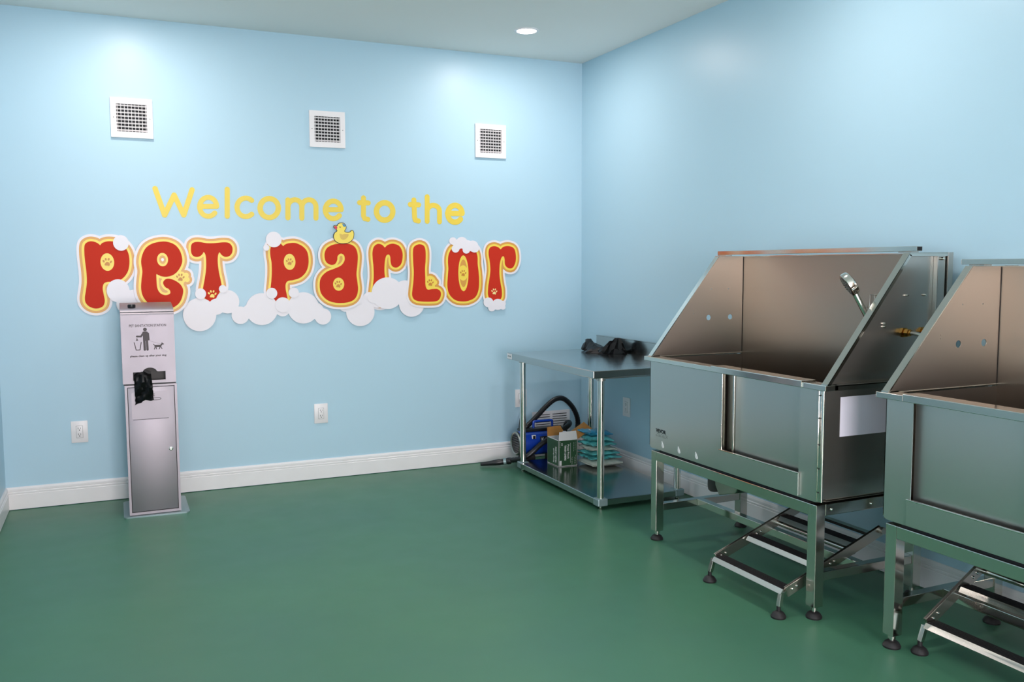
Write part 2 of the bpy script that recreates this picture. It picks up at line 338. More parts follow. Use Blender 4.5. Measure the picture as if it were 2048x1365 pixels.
CLD={
 'B1':[(-2.9808, 1.4799, 0.0407, 0.0442)],
 'B2':[(-3.0051, 1.2082, 0.0598, 0.0654), (-2.9585, 1.1725, 0.0385, 0.0419), (-2.9266, 1.1649, 0.0452, 0.0491), (-2.9729, 1.1309, 0.0449, 0.0489), (-2.902, 1.1293, 0.0389, 0.0422)],
 'B3':[(-2.5699, 1.0607, 0.093, 0.0983), (-2.4097, 1.1334, 0.0672, 0.0701), (-2.4733, 1.1056, 0.0458, 0.048), (-2.3381, 1.051, 0.0511, 0.053), (-2.2118, 1.0848, 0.0947, 0.0973), (-2.2841, 1.0717, 0.0429, 0.0443), (-1.9613, 1.0864, 0.096, 0.0969), (-2.0878, 1.0819, 0.0442, 0.045), (-1.8862, 1.0656, 0.0516, 0.0518), (-1.8413, 1.0301, 0.0512, 0.0512)],
 'B3s':[(-2.5618, 1.1834, 0.0308, 0.0324), (-2.4353, 1.2104, 0.0223, 0.0233), (-2.1512, 1.1803, 0.0328, 0.0335), (-2.0871, 1.1081, 0.0456, 0.0465), (-2.0187, 1.1819, 0.0312, 0.0316)],
 'B4':[(-2.1302, 1.5063, 0.0465, 0.0472)],
 'B4s':[(-2.1764, 1.4566, 0.0181, 0.0184)],
 'B6':[(-1.6025, 1.0519, 0.0917, 0.0901), (-1.7006, 1.0925, 0.0371, 0.0367), (-1.5435, 1.1354, 0.0434, 0.0424), (-1.4883, 1.1227, 0.0478, 0.0465), (-1.6303, 1.1102, 0.0546, 0.0537)],
 'B7':[(-1.4235, 1.1681, 0.1052, 0.1019), (-1.306, 1.178, 0.0751, 0.0721), (-1.2621, 1.0946, 0.0855, 0.082), (-1.5197, 1.1427, 0.0356, 0.0348)],
 'B8':[(-0.9709, 1.5059, 0.0264, 0.0247), (-0.9085, 1.4952, 0.0412, 0.0383), (-0.831, 1.4733, 0.04, 0.037), (-0.9535, 1.4551, 0.0273, 0.0255), (-0.8771, 1.4474, 0.0259, 0.0241), (-0.818, 1.4613, 0.0331, 0.0306), (-0.9387, 1.4767, 0.03, 0.0279), (-0.8786, 1.477, 0.0345, 0.032)],
 'B9':[(-0.7224, 1.0953, 0.0355, 0.0327), (-0.653, 1.0799, 0.0412, 0.0378), (-0.6977, 1.0579, 0.0267, 0.0246), (-0.6153, 1.0849, 0.0216, 0.0198), (-0.6154, 1.0601, 0.0189, 0.0173), (-0.6798, 1.0739, 0.0268, 0.0246)],
}
WEL=[
 ('W',0.0146,[[(-2.789, 1.7925), (-2.7431, 1.6416), (-2.6876, 1.7586), (-2.6388, 1.6437), (-2.5882, 1.7918)]]),
 ('e',0.0144,[[(-2.5467, 1.6966), (-2.4536, 1.6988), (-2.4538, 1.7008), (-2.4556, 1.7133), (-2.4598, 1.7247), (-2.4663, 1.7346), (-2.4746, 1.7424), (-2.4843, 1.7477), (-2.4948, 1.7502), (-2.5058, 1.7499), (-2.5165, 1.7466), (-2.5264, 1.7407), (-2.5351, 1.7324), (-2.542, 1.7221), (-2.5468, 1.7104), (-2.5492, 1.6979), (-2.5492, 1.6853), (-2.5468, 1.6731), (-2.5419, 1.6621), (-2.535, 1.6527), (-2.5263, 1.6456), (-2.5164, 1.641), (-2.5056, 1.6392), (-2.4947, 1.6403), (-2.4841, 1.6442), (-2.4744, 1.6509), (-2.4661, 1.6598)]]),
 ('l',0.0146,[[(-2.3911, 1.8008), (-2.3959, 1.6412)]]),
 ('c',0.0148,[[(-2.2523, 1.7388), (-2.2617, 1.7458), (-2.2724, 1.7503), (-2.2839, 1.752), (-2.2956, 1.7508), (-2.3069, 1.7467), (-2.3171, 1.74), (-2.3257, 1.731), (-2.3324, 1.7203), (-2.3367, 1.7083), (-2.3384, 1.6958), (-2.3374, 1.6832), (-2.3338, 1.6714), (-2.3278, 1.661), (-2.3196, 1.6524), (-2.3098, 1.6461), (-2.2987, 1.6426), (-2.2871, 1.6419), (-2.2754, 1.6441), (-2.2644, 1.6491), (-2.2546, 1.6566)]]),
 ('o',0.0159,[[(-2.0961, 1.6969), (-2.0972, 1.7097), (-2.1009, 1.7217), (-2.1071, 1.7324), (-2.1155, 1.7412), (-2.1256, 1.7478), (-2.137, 1.7517), (-2.149, 1.7528), (-2.1611, 1.7511), (-2.1726, 1.7465), (-2.183, 1.7395), (-2.1918, 1.7302), (-2.1985, 1.7193), (-2.2028, 1.7072), (-2.2045, 1.6945), (-2.2035, 1.6818), (-2.1998, 1.6699), (-2.1937, 1.6592), (-2.1854, 1.6503), (-2.1754, 1.6437), (-2.1641, 1.6397), (-2.1521, 1.6385), (-2.1399, 1.6401), (-2.1283, 1.6446), (-2.1178, 1.6516), (-2.109, 1.6609), (-2.1022, 1.6719), (-2.0978, 1.6841), (-2.0961, 1.6969)]]),
 ('m',0.0154,[[(-2.0406, 1.6391), (-2.0378, 1.7477)], [(-2.0389, 1.7056), (-2.0372, 1.7167), (-2.0328, 1.7272), (-2.0259, 1.7362), (-2.017, 1.7433), (-2.0068, 1.7478), (-1.9959, 1.7496), (-1.985, 1.7484), (-1.9749, 1.7444), (-1.9663, 1.7378), (-1.9598, 1.729), (-1.9558, 1.7187), (-1.9546, 1.7076), (-1.9563, 1.6384)], [(-1.9546, 1.7076), (-1.9529, 1.7188), (-1.9483, 1.7293), (-1.9413, 1.7384), (-1.9322, 1.7455), (-1.9216, 1.7501), (-1.9104, 1.7518), (-1.8991, 1.7507), (-1.8888, 1.7466), (-1.8799, 1.74), (-1.8732, 1.7312), (-1.869, 1.7208), (-1.8678, 1.7096), (-1.8694, 1.6399)]]),
 ('e',0.0159,[[(-1.8114, 1.6935), (-1.7113, 1.6957), (-1.7106, 1.699), (-1.7127, 1.7112), (-1.7173, 1.7225), (-1.7241, 1.7322), (-1.7329, 1.7398), (-1.7431, 1.745), (-1.7542, 1.7475), (-1.7656, 1.7471), (-1.7768, 1.7439), (-1.7871, 1.7381), (-1.796, 1.73), (-1.8031, 1.7199), (-1.808, 1.7085), (-1.8104, 1.6962), (-1.8102, 1.6838), (-1.8075, 1.6719), (-1.8023, 1.6611), (-1.795, 1.6519), (-1.7858, 1.6449), (-1.7754, 1.6403), (-1.7641, 1.6386), (-1.7527, 1.6397), (-1.7416, 1.6436), (-1.7316, 1.6501), (-1.7231, 1.6588)]]),
 ('t',0.0156,[[(-1.5671, 1.7731), (-1.5693, 1.6595), (-1.5618, 1.6429), (-1.5407, 1.6387)], [(-1.5934, 1.7422), (-1.5365, 1.7421)]]),
 ('o',0.0175,[[(-1.3766, 1.6916), (-1.3777, 1.7039), (-1.3816, 1.7155), (-1.3879, 1.7258), (-1.3964, 1.7343), (-1.4066, 1.7407), (-1.4179, 1.7444), (-1.43, 1.7455), (-1.442, 1.7438), (-1.4535, 1.7395), (-1.4638, 1.7327), (-1.4725, 1.7238), (-1.479, 1.7132), (-1.4832, 1.7015), (-1.4848, 1.6893), (-1.4836, 1.6771), (-1.4799, 1.6656), (-1.4736, 1.6553), (-1.4653, 1.6467), (-1.4552, 1.6403), (-1.4438, 1.6365), (-1.4318, 1.6353), (-1.4197, 1.6369), (-1.4082, 1.6412), (-1.3978, 1.6479), (-1.389, 1.6569), (-1.3823, 1.6675), (-1.3781, 1.6793), (-1.3766, 1.6916)]]),
 ('t',0.0164,[[(-1.2346, 1.7683), (-1.2313, 1.6543), (-1.2258, 1.6388), (-1.2053, 1.6337)], [(-1.2595, 1.739), (-1.2022, 1.738)]]),
 ('h',0.0166,[[(-1.1439, 1.7909), (-1.1459, 1.6332)], [(-1.145, 1.6988), (-1.1435, 1.7086), (-1.1391, 1.7177), (-1.1323, 1.7256), (-1.1235, 1.7318), (-1.1132, 1.7358), (-1.1022, 1.7373), (-1.0912, 1.7363), (-1.081, 1.7328), (-1.0722, 1.727), (-1.0655, 1.7194), (-1.0613, 1.7104), (-1.06, 1.7007), (-1.0608, 1.6314)]]),
 ('e',0.0179,[[(-1.0046, 1.6876), (-0.9024, 1.6881), (-0.9009, 1.6914), (-0.9031, 1.7038), (-0.9079, 1.7153), (-0.915, 1.7251), (-0.924, 1.7329), (-0.9345, 1.7382), (-0.9459, 1.7408), (-0.9576, 1.7404), (-0.9689, 1.7372), (-0.9794, 1.7313), (-0.9884, 1.723), (-0.9955, 1.7128), (-1.0004, 1.7012), (-1.0027, 1.6887), (-1.0024, 1.6761), (-0.9995, 1.664), (-0.9941, 1.653), (-0.9865, 1.6436), (-0.977, 1.6365), (-0.9663, 1.6319), (-0.9548, 1.6301), (-0.9431, 1.6312), (-0.9319, 1.6351), (-0.9217, 1.6417), (-0.9131, 1.6506)]]),
]
DUCK= [(-1.7446, 1.5586), (-1.7422, 1.5647), (-1.7474, 1.5736), (-1.7616, 1.5839), (-1.7614, 1.5929), (-1.75, 1.5946), (-1.7416, 1.5932), (-1.7345, 1.6053), (-1.7168, 1.6116), (-1.6993, 1.6074), (-1.6889, 1.5932), (-1.6892, 1.5781), (-1.6971, 1.5652), (-1.6943, 1.5555), (-1.6759, 1.5519), (-1.6604, 1.5559), (-1.651, 1.5658), (-1.6418, 1.5599), (-1.6391, 1.541), (-1.6458, 1.5144), (-1.6694, 1.493), (-1.6926, 1.4868), (-1.7271, 1.4866), (-1.7535, 1.4999), (-1.7651, 1.5246), (-1.7586, 1.5472)]
DWING= [(-1.7281, 1.5453), (-1.7107, 1.5402), (-1.6991, 1.5441), (-1.6722, 1.5429), (-1.6803, 1.5217), (-1.7037, 1.5079), (-1.7226, 1.5175)]
DBEAK= [(-1.7614, 1.5914), (-1.75, 1.5931), (-1.7425, 1.5872), (-1.7443, 1.5752), (-1.752, 1.5721), (-1.7594, 1.581)]
DEYE= [(-1.7303, 1.5904), (-1.725, 1.5844), (-1.7188, 1.589)]
DCAP= [(-1.7131, 1.6086), (-1.6994, 1.6059), (-1.6903, 1.597), (-1.6936, 1.5879), (-1.7043, 1.5907), (-1.7086, 1.6012)]

# ================================================================ SETTING
def wall_box(name, m, *b): return struct(MB().box(*b).build(name, m, smooth=0))
wall_box('floor', 'floor_vinyl', XL-.1, .1, YF-.1, .1, -.1, 0)
wall_box('ceiling', 'ceiling_paint', XL-.1, .1, YF-.1, .1, H, H+.1)
wall_box('wall_back', 'wall_paint', XL-.1, .1, 0, .1, 0, H)
wall_box('wall_right', 'wall_paint', 0, .1, YF, 0, 0, H)
wall_box('wall_left', 'wall_paint', XL-.1, XL, YF, 0, 0, H)
fr = MB()
fr.box(XL, WIN[0], YF-.1, YF, 0, H); fr.box(WIN[1], 0, YF-.1, YF, 0, H)
fr.box(WIN[0], WIN[1], YF-.1, YF, WIN[3], H); fr.box(WIN[0], WIN[1], YF-.1, YF, 0, WIN[2])
struct(fr.build('wall_front', 'far_wall', smooth=0))
d = MB()
for x in (WIN[0]+.03, (WIN[0]+WIN[1])/2, WIN[1]-.03): d.box(x-.03, x+.03, YF-.08, YF-.03, WIN[2], WIN[3])
for z in (WIN[2]+.05, WIN[3]-.03): d.box(WIN[0], WIN[1], YF-.08, YF-.03, z-.03, z+.03)
struct(d.build('door_1', 'black_plastic', smooth=0))

BP = [(0, .004), (.0135, .004), (.0135, .086), (.0105, .089), (.0125, .093), (.0125, .099), (.0085, .1025), (.0105, .106), (.0105, .116), (.006, .127), (0, .127)]
def baseboard(name, a, axis, lo, hi, sgn):
    poly = [(a+sgn*t, z) for t, z in BP]
    return struct(MB().prism(poly, axis, lo, hi).build(name, 'trim_white', smooth=0))
baseboard('baseboard_back', 0, 'x', XL, 0, -1)
baseboard('baseboard_right', 0, 'y', YF, -.0135, -1)
baseboard('baseboard_left', XL, 'y', YF, -.0135, 1)

# downlights
def downlight(x, y, label):
    t = thing('downlight', label, 'ceiling light', (x, y, H), group='recessed ceiling downlights')
    MB().lathe([(.058, -.001), (.060, -.0055), (.072, -.005), (.076, 0), (.0595, 0)], (0, 0, 0), closed=True).build('trim_ring', 'plastic_white', t)
    MB().lathe([(.0, -.003), (.0585, -.003), (.0585, -.001), (0, -.001)], (0, 0, 0)).build('lens', 'lens_light', t)
    l = bpy.data.lights.new('downlight_lamp', 'AREA'); l.shape = 'DISK'; l.size = .11; l.energy = LAMP
    l.color = (1, .90, .86); l.spread = math.radians(180)
    lo = bpy.data.objects.new('downlight_lamp', l); COL.objects.link(lo); lo.parent = t; lo.location = (0, 0, -.008)
    return t
downlight(-.724, -.634, 'round recessed ceiling light near the right back corner')
for x, y, lb in [(-2.9, -.634, 'recessed ceiling light near the left back corner, above the frame'),
                 (-.724, -2.7, 'recessed ceiling light above the nearer end of the first tub'),
                 (-2.9, -2.7, 'recessed ceiling light above the open floor'),
                 (-2.9, -5.0, 'recessed ceiling light above the camera position'),
                 (-1.8, -7.0, 'recessed ceiling light near the entrance')]:
    downlight(x, y, lb)

# wall registers
def register(cx, cz, label, tilt, glow):
    t = thing('wall_vent', label, 'vent', (cx, 0, cz), group='square supply vents high on the back wall')
    o = sheet_mb([[(-.11, -.11), (.11, -.11), (.11, .11), (-.11, .11)], [(-.079, -.077), (.079, -.077), (.079, .077), (-.079, .077)]], 'y', -.014, -.001)
    o.build('frame', 'plastic_white', t)
    MB().box(-.082, .082, -.0025, -.0008, -.08, .08).build('duct_shade_plate', 'dark', t)  # black plate paints the shade inside the duct; the wall has no hole
    f = MB()
    for k in range(8):
        z = -.068 + k*.0195
        f.beam((-.079, -.0055, z), (.079, -.0055, z), .0085, .0012, side=(0, math.cos(tilt), math.sin(tilt)))
    f.build('louvres', 'plastic_white', t)
    g = MB()
    for k in range(9):
        x = -.0735 + k*.0184
        g.box(x-.0012, x+.0012, -.0125, -.0095, -.078, .078)
    g.build('vertical_blades', 'plastic_white', t)
    for sx in (-.095, .095): MB().lathe([(.0025, 0), (.0025, .001), (0, .0015)], (sx, -.014, 0), (0, -1, 0), 10).build('screw', 'gap', t)
register(-2.898, 2.182, 'square white vent, leftmost of the three above the lettering', -.95, 0)
register(-1.789, 2.184, 'square white vent, middle of the three above the lettering', -.95, 0)
register(-.697, 2.170, 'square white vent, rightmost of the three, nearest the room corner', -.95, 0)

# low return grille
t = thing('return_grille', 'white slotted return grille low on the wall behind the blue blower', 'vent', (-.245, 0, .245))
lp = [[(-.147, -.075), (.147, -.075), (.147, .075), (-.147, .075)]]
for cx in (-.066, .066):
    for k in range(7):
        z = -.051 + k*.017
        lp.append([(cx-.057, z-.0035), (cx+.057, z-.0035), (cx+.057, z+.0035), (cx-.057, z+.0035)])
sheet_mb(lp, 'y', -.012, -.004).build('face_plate', 'plastic_white', t)
MB().box(-.14, .14, -.004, -.0008, -.068, .068).build('duct_shade_plate', 'dark', t)  # black plate stands for the shade behind the slots, on a solid wall
s = MB()
for cx in (-.066, .066):
    for k in range(7):
        z = -.051 + k*.017
        s.beam((cx-.057, -.0085, z+.003), (cx+.057, -.0085, z+.003), .007, .001, side=(0, .8, -.6))
s.build('louvres', 'plastic_white', t)

# outlets
def outlet(loc, rz, label, wd=.086):
    t = thing('wall_outlet', label, 'electrical outlet', loc, rz, 'white duplex outlets')
    MB().box(-wd/2, wd/2, -.006, 0, -.062, .062, .002).build('cover_plate', 'plastic_white', t)
    MB().box(-.0175, .0175, -.0066, -.0055, -.0345, .0345).build('recess_line', 'gap', t)
    MB().box(-.0165, .0165, -.0085, -.0055, -.0335, .0335, .0008).build('receptacle', 'plastic_white', t)
    sl = MB()
    for z in (.017, -.017):
        sl.box(-.0075, -.0050, -.0089, -.0084, z-.001, z+.009); sl.box(.0050, .0070, -.0089, -.0084, z, z+.008)
        sl.lathe([(.0028, 0), (.0028, .0006)], (0, -.0084, z-.0065), (0, -1, 0), 12)
    sl.build('slots', 'black_ink', t)
    for z in (.048, -.048): MB().lathe([(.0025, 0), (.0018, .001), (0, .0012)], (0, -.006, z), (0, -1, 0), 10).build('screw', 'plastic_white', t)
    return t
outlet((-3.236, 0, .412), 0, 'white outlet at far left, between the left corner and the steel station')
outlet((-1.866, 0, .418), 0, 'white outlet alone on the wall below the lettering')
outlet((-.478, 0, .424), 0, 'white outlet half hidden behind the table leg with a black plug in it')
outlet((0, -.621, .418), PI/2*-1, 'white outlet on the right wall under the steel table')

# ================================================================ WALL LETTERING
GH = .0028; WD = .0133; LV = .0056
def paw(parent, cx, cz, s, m, y):
    loops = []
    s = s*.0165
    pad = smooth_loop([(cx-.85*s, cz-1.0*s), (cx-.75*s, cz-.45*s), (cx-.1*s, cz+.1*s), (cx+.55*s, cz-.2*s), (cx+.75*s, cz-.8*s), (cx+.45*s, cz-1.35*s), (cx+.2*s, cz-1.15*s), (cx-.3*s, cz-1.15*s)], 4)
    loops.append(pad)
    for dx, dz, a in ((-1.15, .35, .5), (-.45, 1.0, .15), (.45, 1.0, -.25), (1.1, .1, -.6)):
        L = []
        for k in range(14):
            an = 2*PI*k/14; ex, ez = .30*s*math.cos(an), .47*s*math.sin(an)
            L.append((cx+dx*s+ex*math.cos(a)-ez*math.sin(a), cz+dz*s+ex*math.sin(a)+ez*math.cos(a)))
        loops.append(L)
    sheet_mb(loops, 'y', y-.0006, y).build('paw_print', m, parent, smooth=0)
def letter(key, name, label, level):
    D = LET[key]; P = smooth_loop(D['o'], 5)
    ex = D['e']
    allx = list(P[:, 0]) + [e[0]-e[2] for e in ex] + [e[0]+e[2] for e in ex]
    xs, zs, X, Z = grid(min(allx)-.05, max(allx)+.05, P[:, 1].min()-.05, P[:, 1].max()+.05, GH)
    F = sd_poly(P, X, Z)
    for c in D['c']: F = np.maximum(F, -sd_ell(c, X, Z)/{'O': .62, 'E': .82}.get(key, 1))
    Y = F - WD
    # distance from the notch-filled outline, so the rings stay round
    G = F.copy()
    for e in ex: G = np.minimum(G, sd_ell(e, X, Z)+WD*.95)
    cx, cz = float(P[:, 0].mean()), float(P[:, 1].mean())
    t = thing(name, label, 'wall letter', (cx, 0, cz), group='cut-out letters of the wall sign')
    y0 = -level*LV
    off = Matrix.Translation((-cx, 0, -cz))
    sheet_mb(contours(G-3*WD, xs, zs), 'y', y0-.0040, y0-.0004).build('backing', 'cut_white', t, off, 0)
    sheet_mb(contours(G-2*WD, xs, zs), 'y', y0-.0044, y0-.0038).build('orange_ring', 'ring_orange', t, off, 0)
    sheet_mb(contours(G-WD, xs, zs), 'y', y0-.0048, y0-.0042).build('yellow_ring', 'ring_yellow', t, off, 0)
    sheet_mb(contours(F, xs, zs), 'y', y0-.0053, y0-.0046).build('red_face', 'face_red', t, off, 0)
    if D['p']:
        px, pz, s, c = D['p']
        paw(t, px-cx, pz-cz, s, {'orange': 'paw_orange', 'yellow': 'ring_yellow', 'cream': 'paw_cream'}[c], y0-.0053)
    return t
letter('P1', 'letter_p', 'red bubble letter P with a paw in its eye, leftmost of the sign', 0)
letter('E', 'letter_e', 'red bubble letter E with a yellow paw bump, above the steel station', 2)
letter('T', 'letter_t', 'red bubble letter T with a yellow paw at its foot', 0)
letter('P2', 'letter_p', 'red bubble letter P that starts the word PARLOR, foot hidden by white bubbles', 0)
letter('A', 'letter_a', 'red bubble letter A with the yellow duck on top', 2)
letter('R1', 'letter_r', 'red bubble letter R between A and L, foot hidden by a round white cloud', 0)
letter('L', 'letter_l', 'red bubble letter L with a paw bump in its corner', 2)
letter('O', 'letter_o', 'red bubble letter O with a small foam cloud on its top', 0)
letter('R2', 'letter_r', 'red bubble letter R at the right end of the sign', 1)

def cloud(name, key, label, level, small=None):
    C = CLD[key]
    cx = sum(c[0] for c in C)/len(C); cz = sum(c[1] for c in C)/len(C)
    t = thing(name, label, 'wall decal', (cx, 0, cz), group='white foam bubble cut-outs on the sign')
    xs, zs, X, Z = grid(min(c[0]-c[2] for c in C)-.01, max(c[0]+c[2] for c in C)+.01, min(c[1]-c[3] for c in C)-.01, max(c[1]+c[3] for c in C)+.01, .003)
    F = np.full(X.shape, 9.)
    for c in C: F = np.minimum(F, sd_ell(c, X, Z))
    y0 = -level*LV; off = Matrix.Translation((-cx, 0, -cz))
    sheet_mb(contours(F, xs, zs), 'y', y0-.0045, y0-.0003).build('foam_cloud', 'cut_white', t, off, 0)
    if small:
        for c in CLD[small]:
            sheet_mb([circle(c[0], c[1], c[2], c[3], 36)], 'y', y0-.0085, y0-.0046).build('small_bubble', 'cut_white', t, off, 0)
    return t
cloud('foam_bubble', 'B1', 'single round white bubble on the shoulder of the first P', 1)
cloud('foam_cloud_cutout', 'B2', 'white foam cloud between the first P and the E, above the station', 1)
cloud('foam_cloud_cutout', 'B3', 'long white foam cloud running from under the T to the A', 1, 'B3s')
cloud('foam_bubble', 'B4', 'pair of round white bubbles on the upper left of the second P', 1, 'B4s')
cloud('foam_cloud_cutout', 'B6', 'round white foam cloud hanging under the right side of the A', 1)
cloud('foam_cloud_cutout', 'B7', 'large round white foam cloud between the first R and the L', 1.5)
cloud('foam_cloud_cutout', 'B8', 'small white foam cloud on top of the O', 1)
cloud('foam_cloud_cutout', 'B9', 'small white foam cloud at the foot of the last R', 2)

t = thing('duck_cutout', 'yellow rubber duck cut-out with a pink beak, sitting on the letter A', 'wall decal', (-1.70, 0, 1.54))
off = Matrix.Translation((1.70, 0, -1.54)); y0 = -3*LV
P = smooth_loop(DUCK, 4)
xs, zs, X, Z = grid(P[:, 0].min()-.02, P[:, 0].max()+.02, P[:, 1].min()-.02, P[:, 1].max()+.02, .0018)
F = sd_poly(P, X, Z)
sheet_mb(contours(F-.0035, xs, zs), 'y', y0-.003, y0-.0003).build('black_outline', 'black_ink', t, off, 0)
sheet_mb(contours(F, xs, zs), 'y', y0-.0035, y0-.0028).build('duck_body', 'duck_yellow', t, off, 0)
sheet_mb([smooth_loop(DWING, 4)], 'y', y0-.0040, y0-.0034).build('wing', 'duck_wing', t, off, 0)
sheet_mb([smooth_loop(DBEAK, 4)], 'y', y0-.0040, y0-.0034).build('beak', 'duck_beak', t, off, 0)
sheet_mb([smooth_loop(DCAP, 4)], 'y', y0-.0040, y0-.0034).build('blue_bubble', 'duck_blue', t, off, 0)
MB().tube([(x+1.70, y0-.0042, z-1.54) for x, z in DEYE], .0012, 6, 3).build('eye', 'black_ink', t)

WORDS = ['Welcome', 'Welcome', 'Welcome', 'Welcome', 'Welcome', 'Welcome', 'Welcome', 'to', 'to', 'the', 'the', 'the']
SPEC = ['yellow capital W at the left end of the top line', 'yellow letter e right after the W of Welcome', 'yellow letter l in Welcome', 'yellow letter c in Welcome',
        'yellow letter o in Welcome', 'yellow letter m in Welcome', 'yellow letter e that ends Welcome, above the duck', 'yellow letter t of the word to', 'yellow letter o of the word to',
        'yellow letter t of the word the', 'yellow letter h of the word the', 'yellow letter e at the right end of the top line']
for (ch, r, lines), lb in zip(WEL, SPEC):
    ax = [p for l in lines for p in l]
    cx = sum(p[0] for p in ax)/len(ax); cz = sum(p[1] for p in ax)/len(ax)
    xs, zs, X, Z = grid(min(p[0] for p in ax)-r-.01, max(p[0] for p in ax)+r+.01, min(p[1] for p in ax)-r-.01, max(p[1] for p in ax)+r+.01, .0024)
    F = np.full(X.shape, 9.)
    for l in lines:
        for a, b in zip(l, l[1:]):
            ex, ez = b[0]-a[0], b[1]-a[1]
            tt = np.clip(((X-a[0])*ex+(Z-a[1])*ez)/(ex*ex+ez*ez+1e-12), 0, 1)
            F = np.minimum(F, np.hypot(X-a[0]-ex*tt, Z-a[1]-ez*tt)-r)
    o = sheet_mb(contours(F, xs, zs), 'y', -.0016, -.0003).build('letter_'+ch.lower(), 'vinyl_yellow', None, Matrix.Translation((-cx, 0, -cz)), 0)
    o.location = (cx, 0, cz)
    tag(o, lb, 'wall letter', 'yellow letters of the welcome line')

# ================================================================ PET SANITATION STATION
st = thing('sanitation_station', 'tall narrow brushed steel pet sanitation station standing by the back wall', 'waste station', (-2.866, -.44, 0))
# local frame: x along the wall, y = 0 at the front face, back at +.30
pl_ = [(cx+.02*math.cos(a+PI/2*k/5), cy+.02*math.sin(a+PI/2*k/5)) for cx, cy, a in ((.153, .32, 0), (-.139, .32, PI/2), (-.139, -.001, PI), (.153, -.014, 1.5*PI)) for k in range(6)]
MB().prism(pl_, 'z', 0, .007).build('base_plate', 'base_grey', st)
MB().box(-.126, .126, .004, .28, .008, .716, .002).build('bin_cabinet', 'satin_station', st)
sheet_mb([[(-.130, .010), (.130, .010), (.130, .714), (-.130, .714)], [(-.118, .024), (.118, .024), (.118, .704), (-.118, .704)]], 'y', -.004, .006).build('door_frame', 'satin_station', st)
MB().box(-.119, .119, -.0005, .003, .023, .705).build('door_gap', 'gap', st)
dr = MB().box(-.1150, .1150, -.003, .0015, .0275, .7005, .001).build('door', 'satin_station', st)
MB().lathe([(.011, 0), (.011, .004), (.008, .006), (.003, .006), (0, .004)], (.089, -.003, .359), (0, -1, 0), 20).build('lock', 'chrome', dr)
rr = []
def rrect(x0, x1, z0, z1, r, n=5):
    out = []
    for cx, cz, a in ((x1-r, z1-r, 0), (x0+r, z1-r, PI/2), (x0+r, z0+r, PI), (x1-r, z0+r, 1.5*PI)):
        for k in range(n+1): out.append((cx+r*math.cos(a+PI/2*k/n), cz+r*math.sin(a+PI/2*k/n)))
    return out
flap = MB()
fl = sheet_mb([rrect(-.099, .088, .529, .676, .010)], 'y', -.0045, -.003); fl.build('push_flap', 'satin_station', dr)
MB().box(-.094, .083, -.0052, -.0038, .527, .5295).build('flap_edge', 'gap', dr)
text_mb('WASTE', .0215, face_y(-.052, -.0046, .650), .0003, .0004).build('flap_lettering', 'print_ink', dr, smooth=0)
hl = MB().tube([(.0, -.0055, .630), (.035, -.0055, .630), (.046, -.0055, .634), (.046, -.0055, .638), (.035, -.0055, .641), (0, -.0055, .641)], .0012, 6, 3).build('flap_handle_slot', 'black_ink', dr)
# upper hood: front panel with a dispenser slot, sloping top
arch = [(-.086, .738), (.075, .738), (.075, .784), (.036, .784)] + [(.0+.036*math.cos(a)-.003, .780+.026*math.sin(a)) for a in [PI*k/12 for k in range(1, 12)]] + [(-.040, .784), (-.086, .784)]
sheet_mb([[(-.137, .722), (.127, .722), (.127, 1.090), (-.137, 1.090)], arch], 'y', -.006, -.004).build('dispenser_front', 'satin_station', st)
hood = [(-.006, 1.088), (-.007, 1.096), (-.002, 1.101), (-.004, 1.106), (.004, 1.114), (.02, 1.122), (.20, 1.145), (.28, 1.145), (.28, 1.088)]
MB().prism(hood, 'x', -.137, .127).build('sloping_lid', 'satin_station', st)
MB().box(-.137, -.134, -.004, .28, .722, 1.09).box(.124, .127, -.004, .28, .722, 1.09).box(-.134, .124, .277, .28, .722, 1.09).build('dispenser_sides', 'satin_station', st)
MB().box(-.133, .123, .06, .07, .73, .85).build('inner_plate', 'pvc_grey', st)
MB().box(-.134, .125, -.003, .27, .7155, .7225).build('shadow_gap', 'black_ink', st)
tx = text_mb('PET SANITATION STATION', .0185, face_y(-.097, -.0062, 1.026), .0003, .0004, sx=.815); tx.build('heading_lettering', 'print_ink', st, smooth=0)
tx = text_mb('please clean up after your dog', .0135, face_y(-.097, -.0062, .866), .0003, .0005, sx=1.09); tx.build('lower_lettering', 'print_ink', st, smooth=0)
# pictogram: person dropping litter, bin and dog on a lead
def ROUND(pts, r):
    xs, zs, X, Z = grid(min(p[0] for p in pts)-.01, max(p[0] for p in pts)+.01, min(p[1] for p in pts)-.01, max(p[1] for p in pts)+.01, .0012)
    return xs, zs, X, Z
xs, zs, X, Z = grid(-.09, .09, .890, 1.025, .0011)
F = np.full(X.shape, 9.)
def cap(F, a, b, r):
    ex, ez = b[0]-a[0], b[1]-a[1]; tt = np.clip(((X-a[0])*ex+(Z-a[1])*ez)/(ex*ex+ez*ez+1e-12), 0, 1)
    return np.minimum(F, np.hypot(X-a[0]-ex*tt, Z-a[1]-ez*tt)-r)
F = np.minimum(F, np.hypot(X+.019, Z-1.011)-.0095)
F = np.minimum(F, np.maximum(np.abs(X+.018)-.0125, np.abs(Z-.973)-.022))
F = cap(F, (-.026, .994), (-.012, .994), .0065)
F = cap(F, (-.028, .992), (-.040, .974), .0048); F = cap(F, (-.040, .974), (-.060, .975), .0045)
F = cap(F, (-.004, .990), (-.002, .956), .0042)
F = cap(F, (-.0245, .955), (-.0235, .903), .0058); F = cap(F, (-.0115, .955), (-.0100, .903), .0058)
man = contours(F, xs, zs)
F = np.full(X.shape, 9.)
F = cap(F, (-.0745, .943), (-.066, .903), .0021); F = cap(F, (-.066, .903), (-.047, .903), .0021); F = cap(F, (-.047, .903), (-.040, .943), .0021)
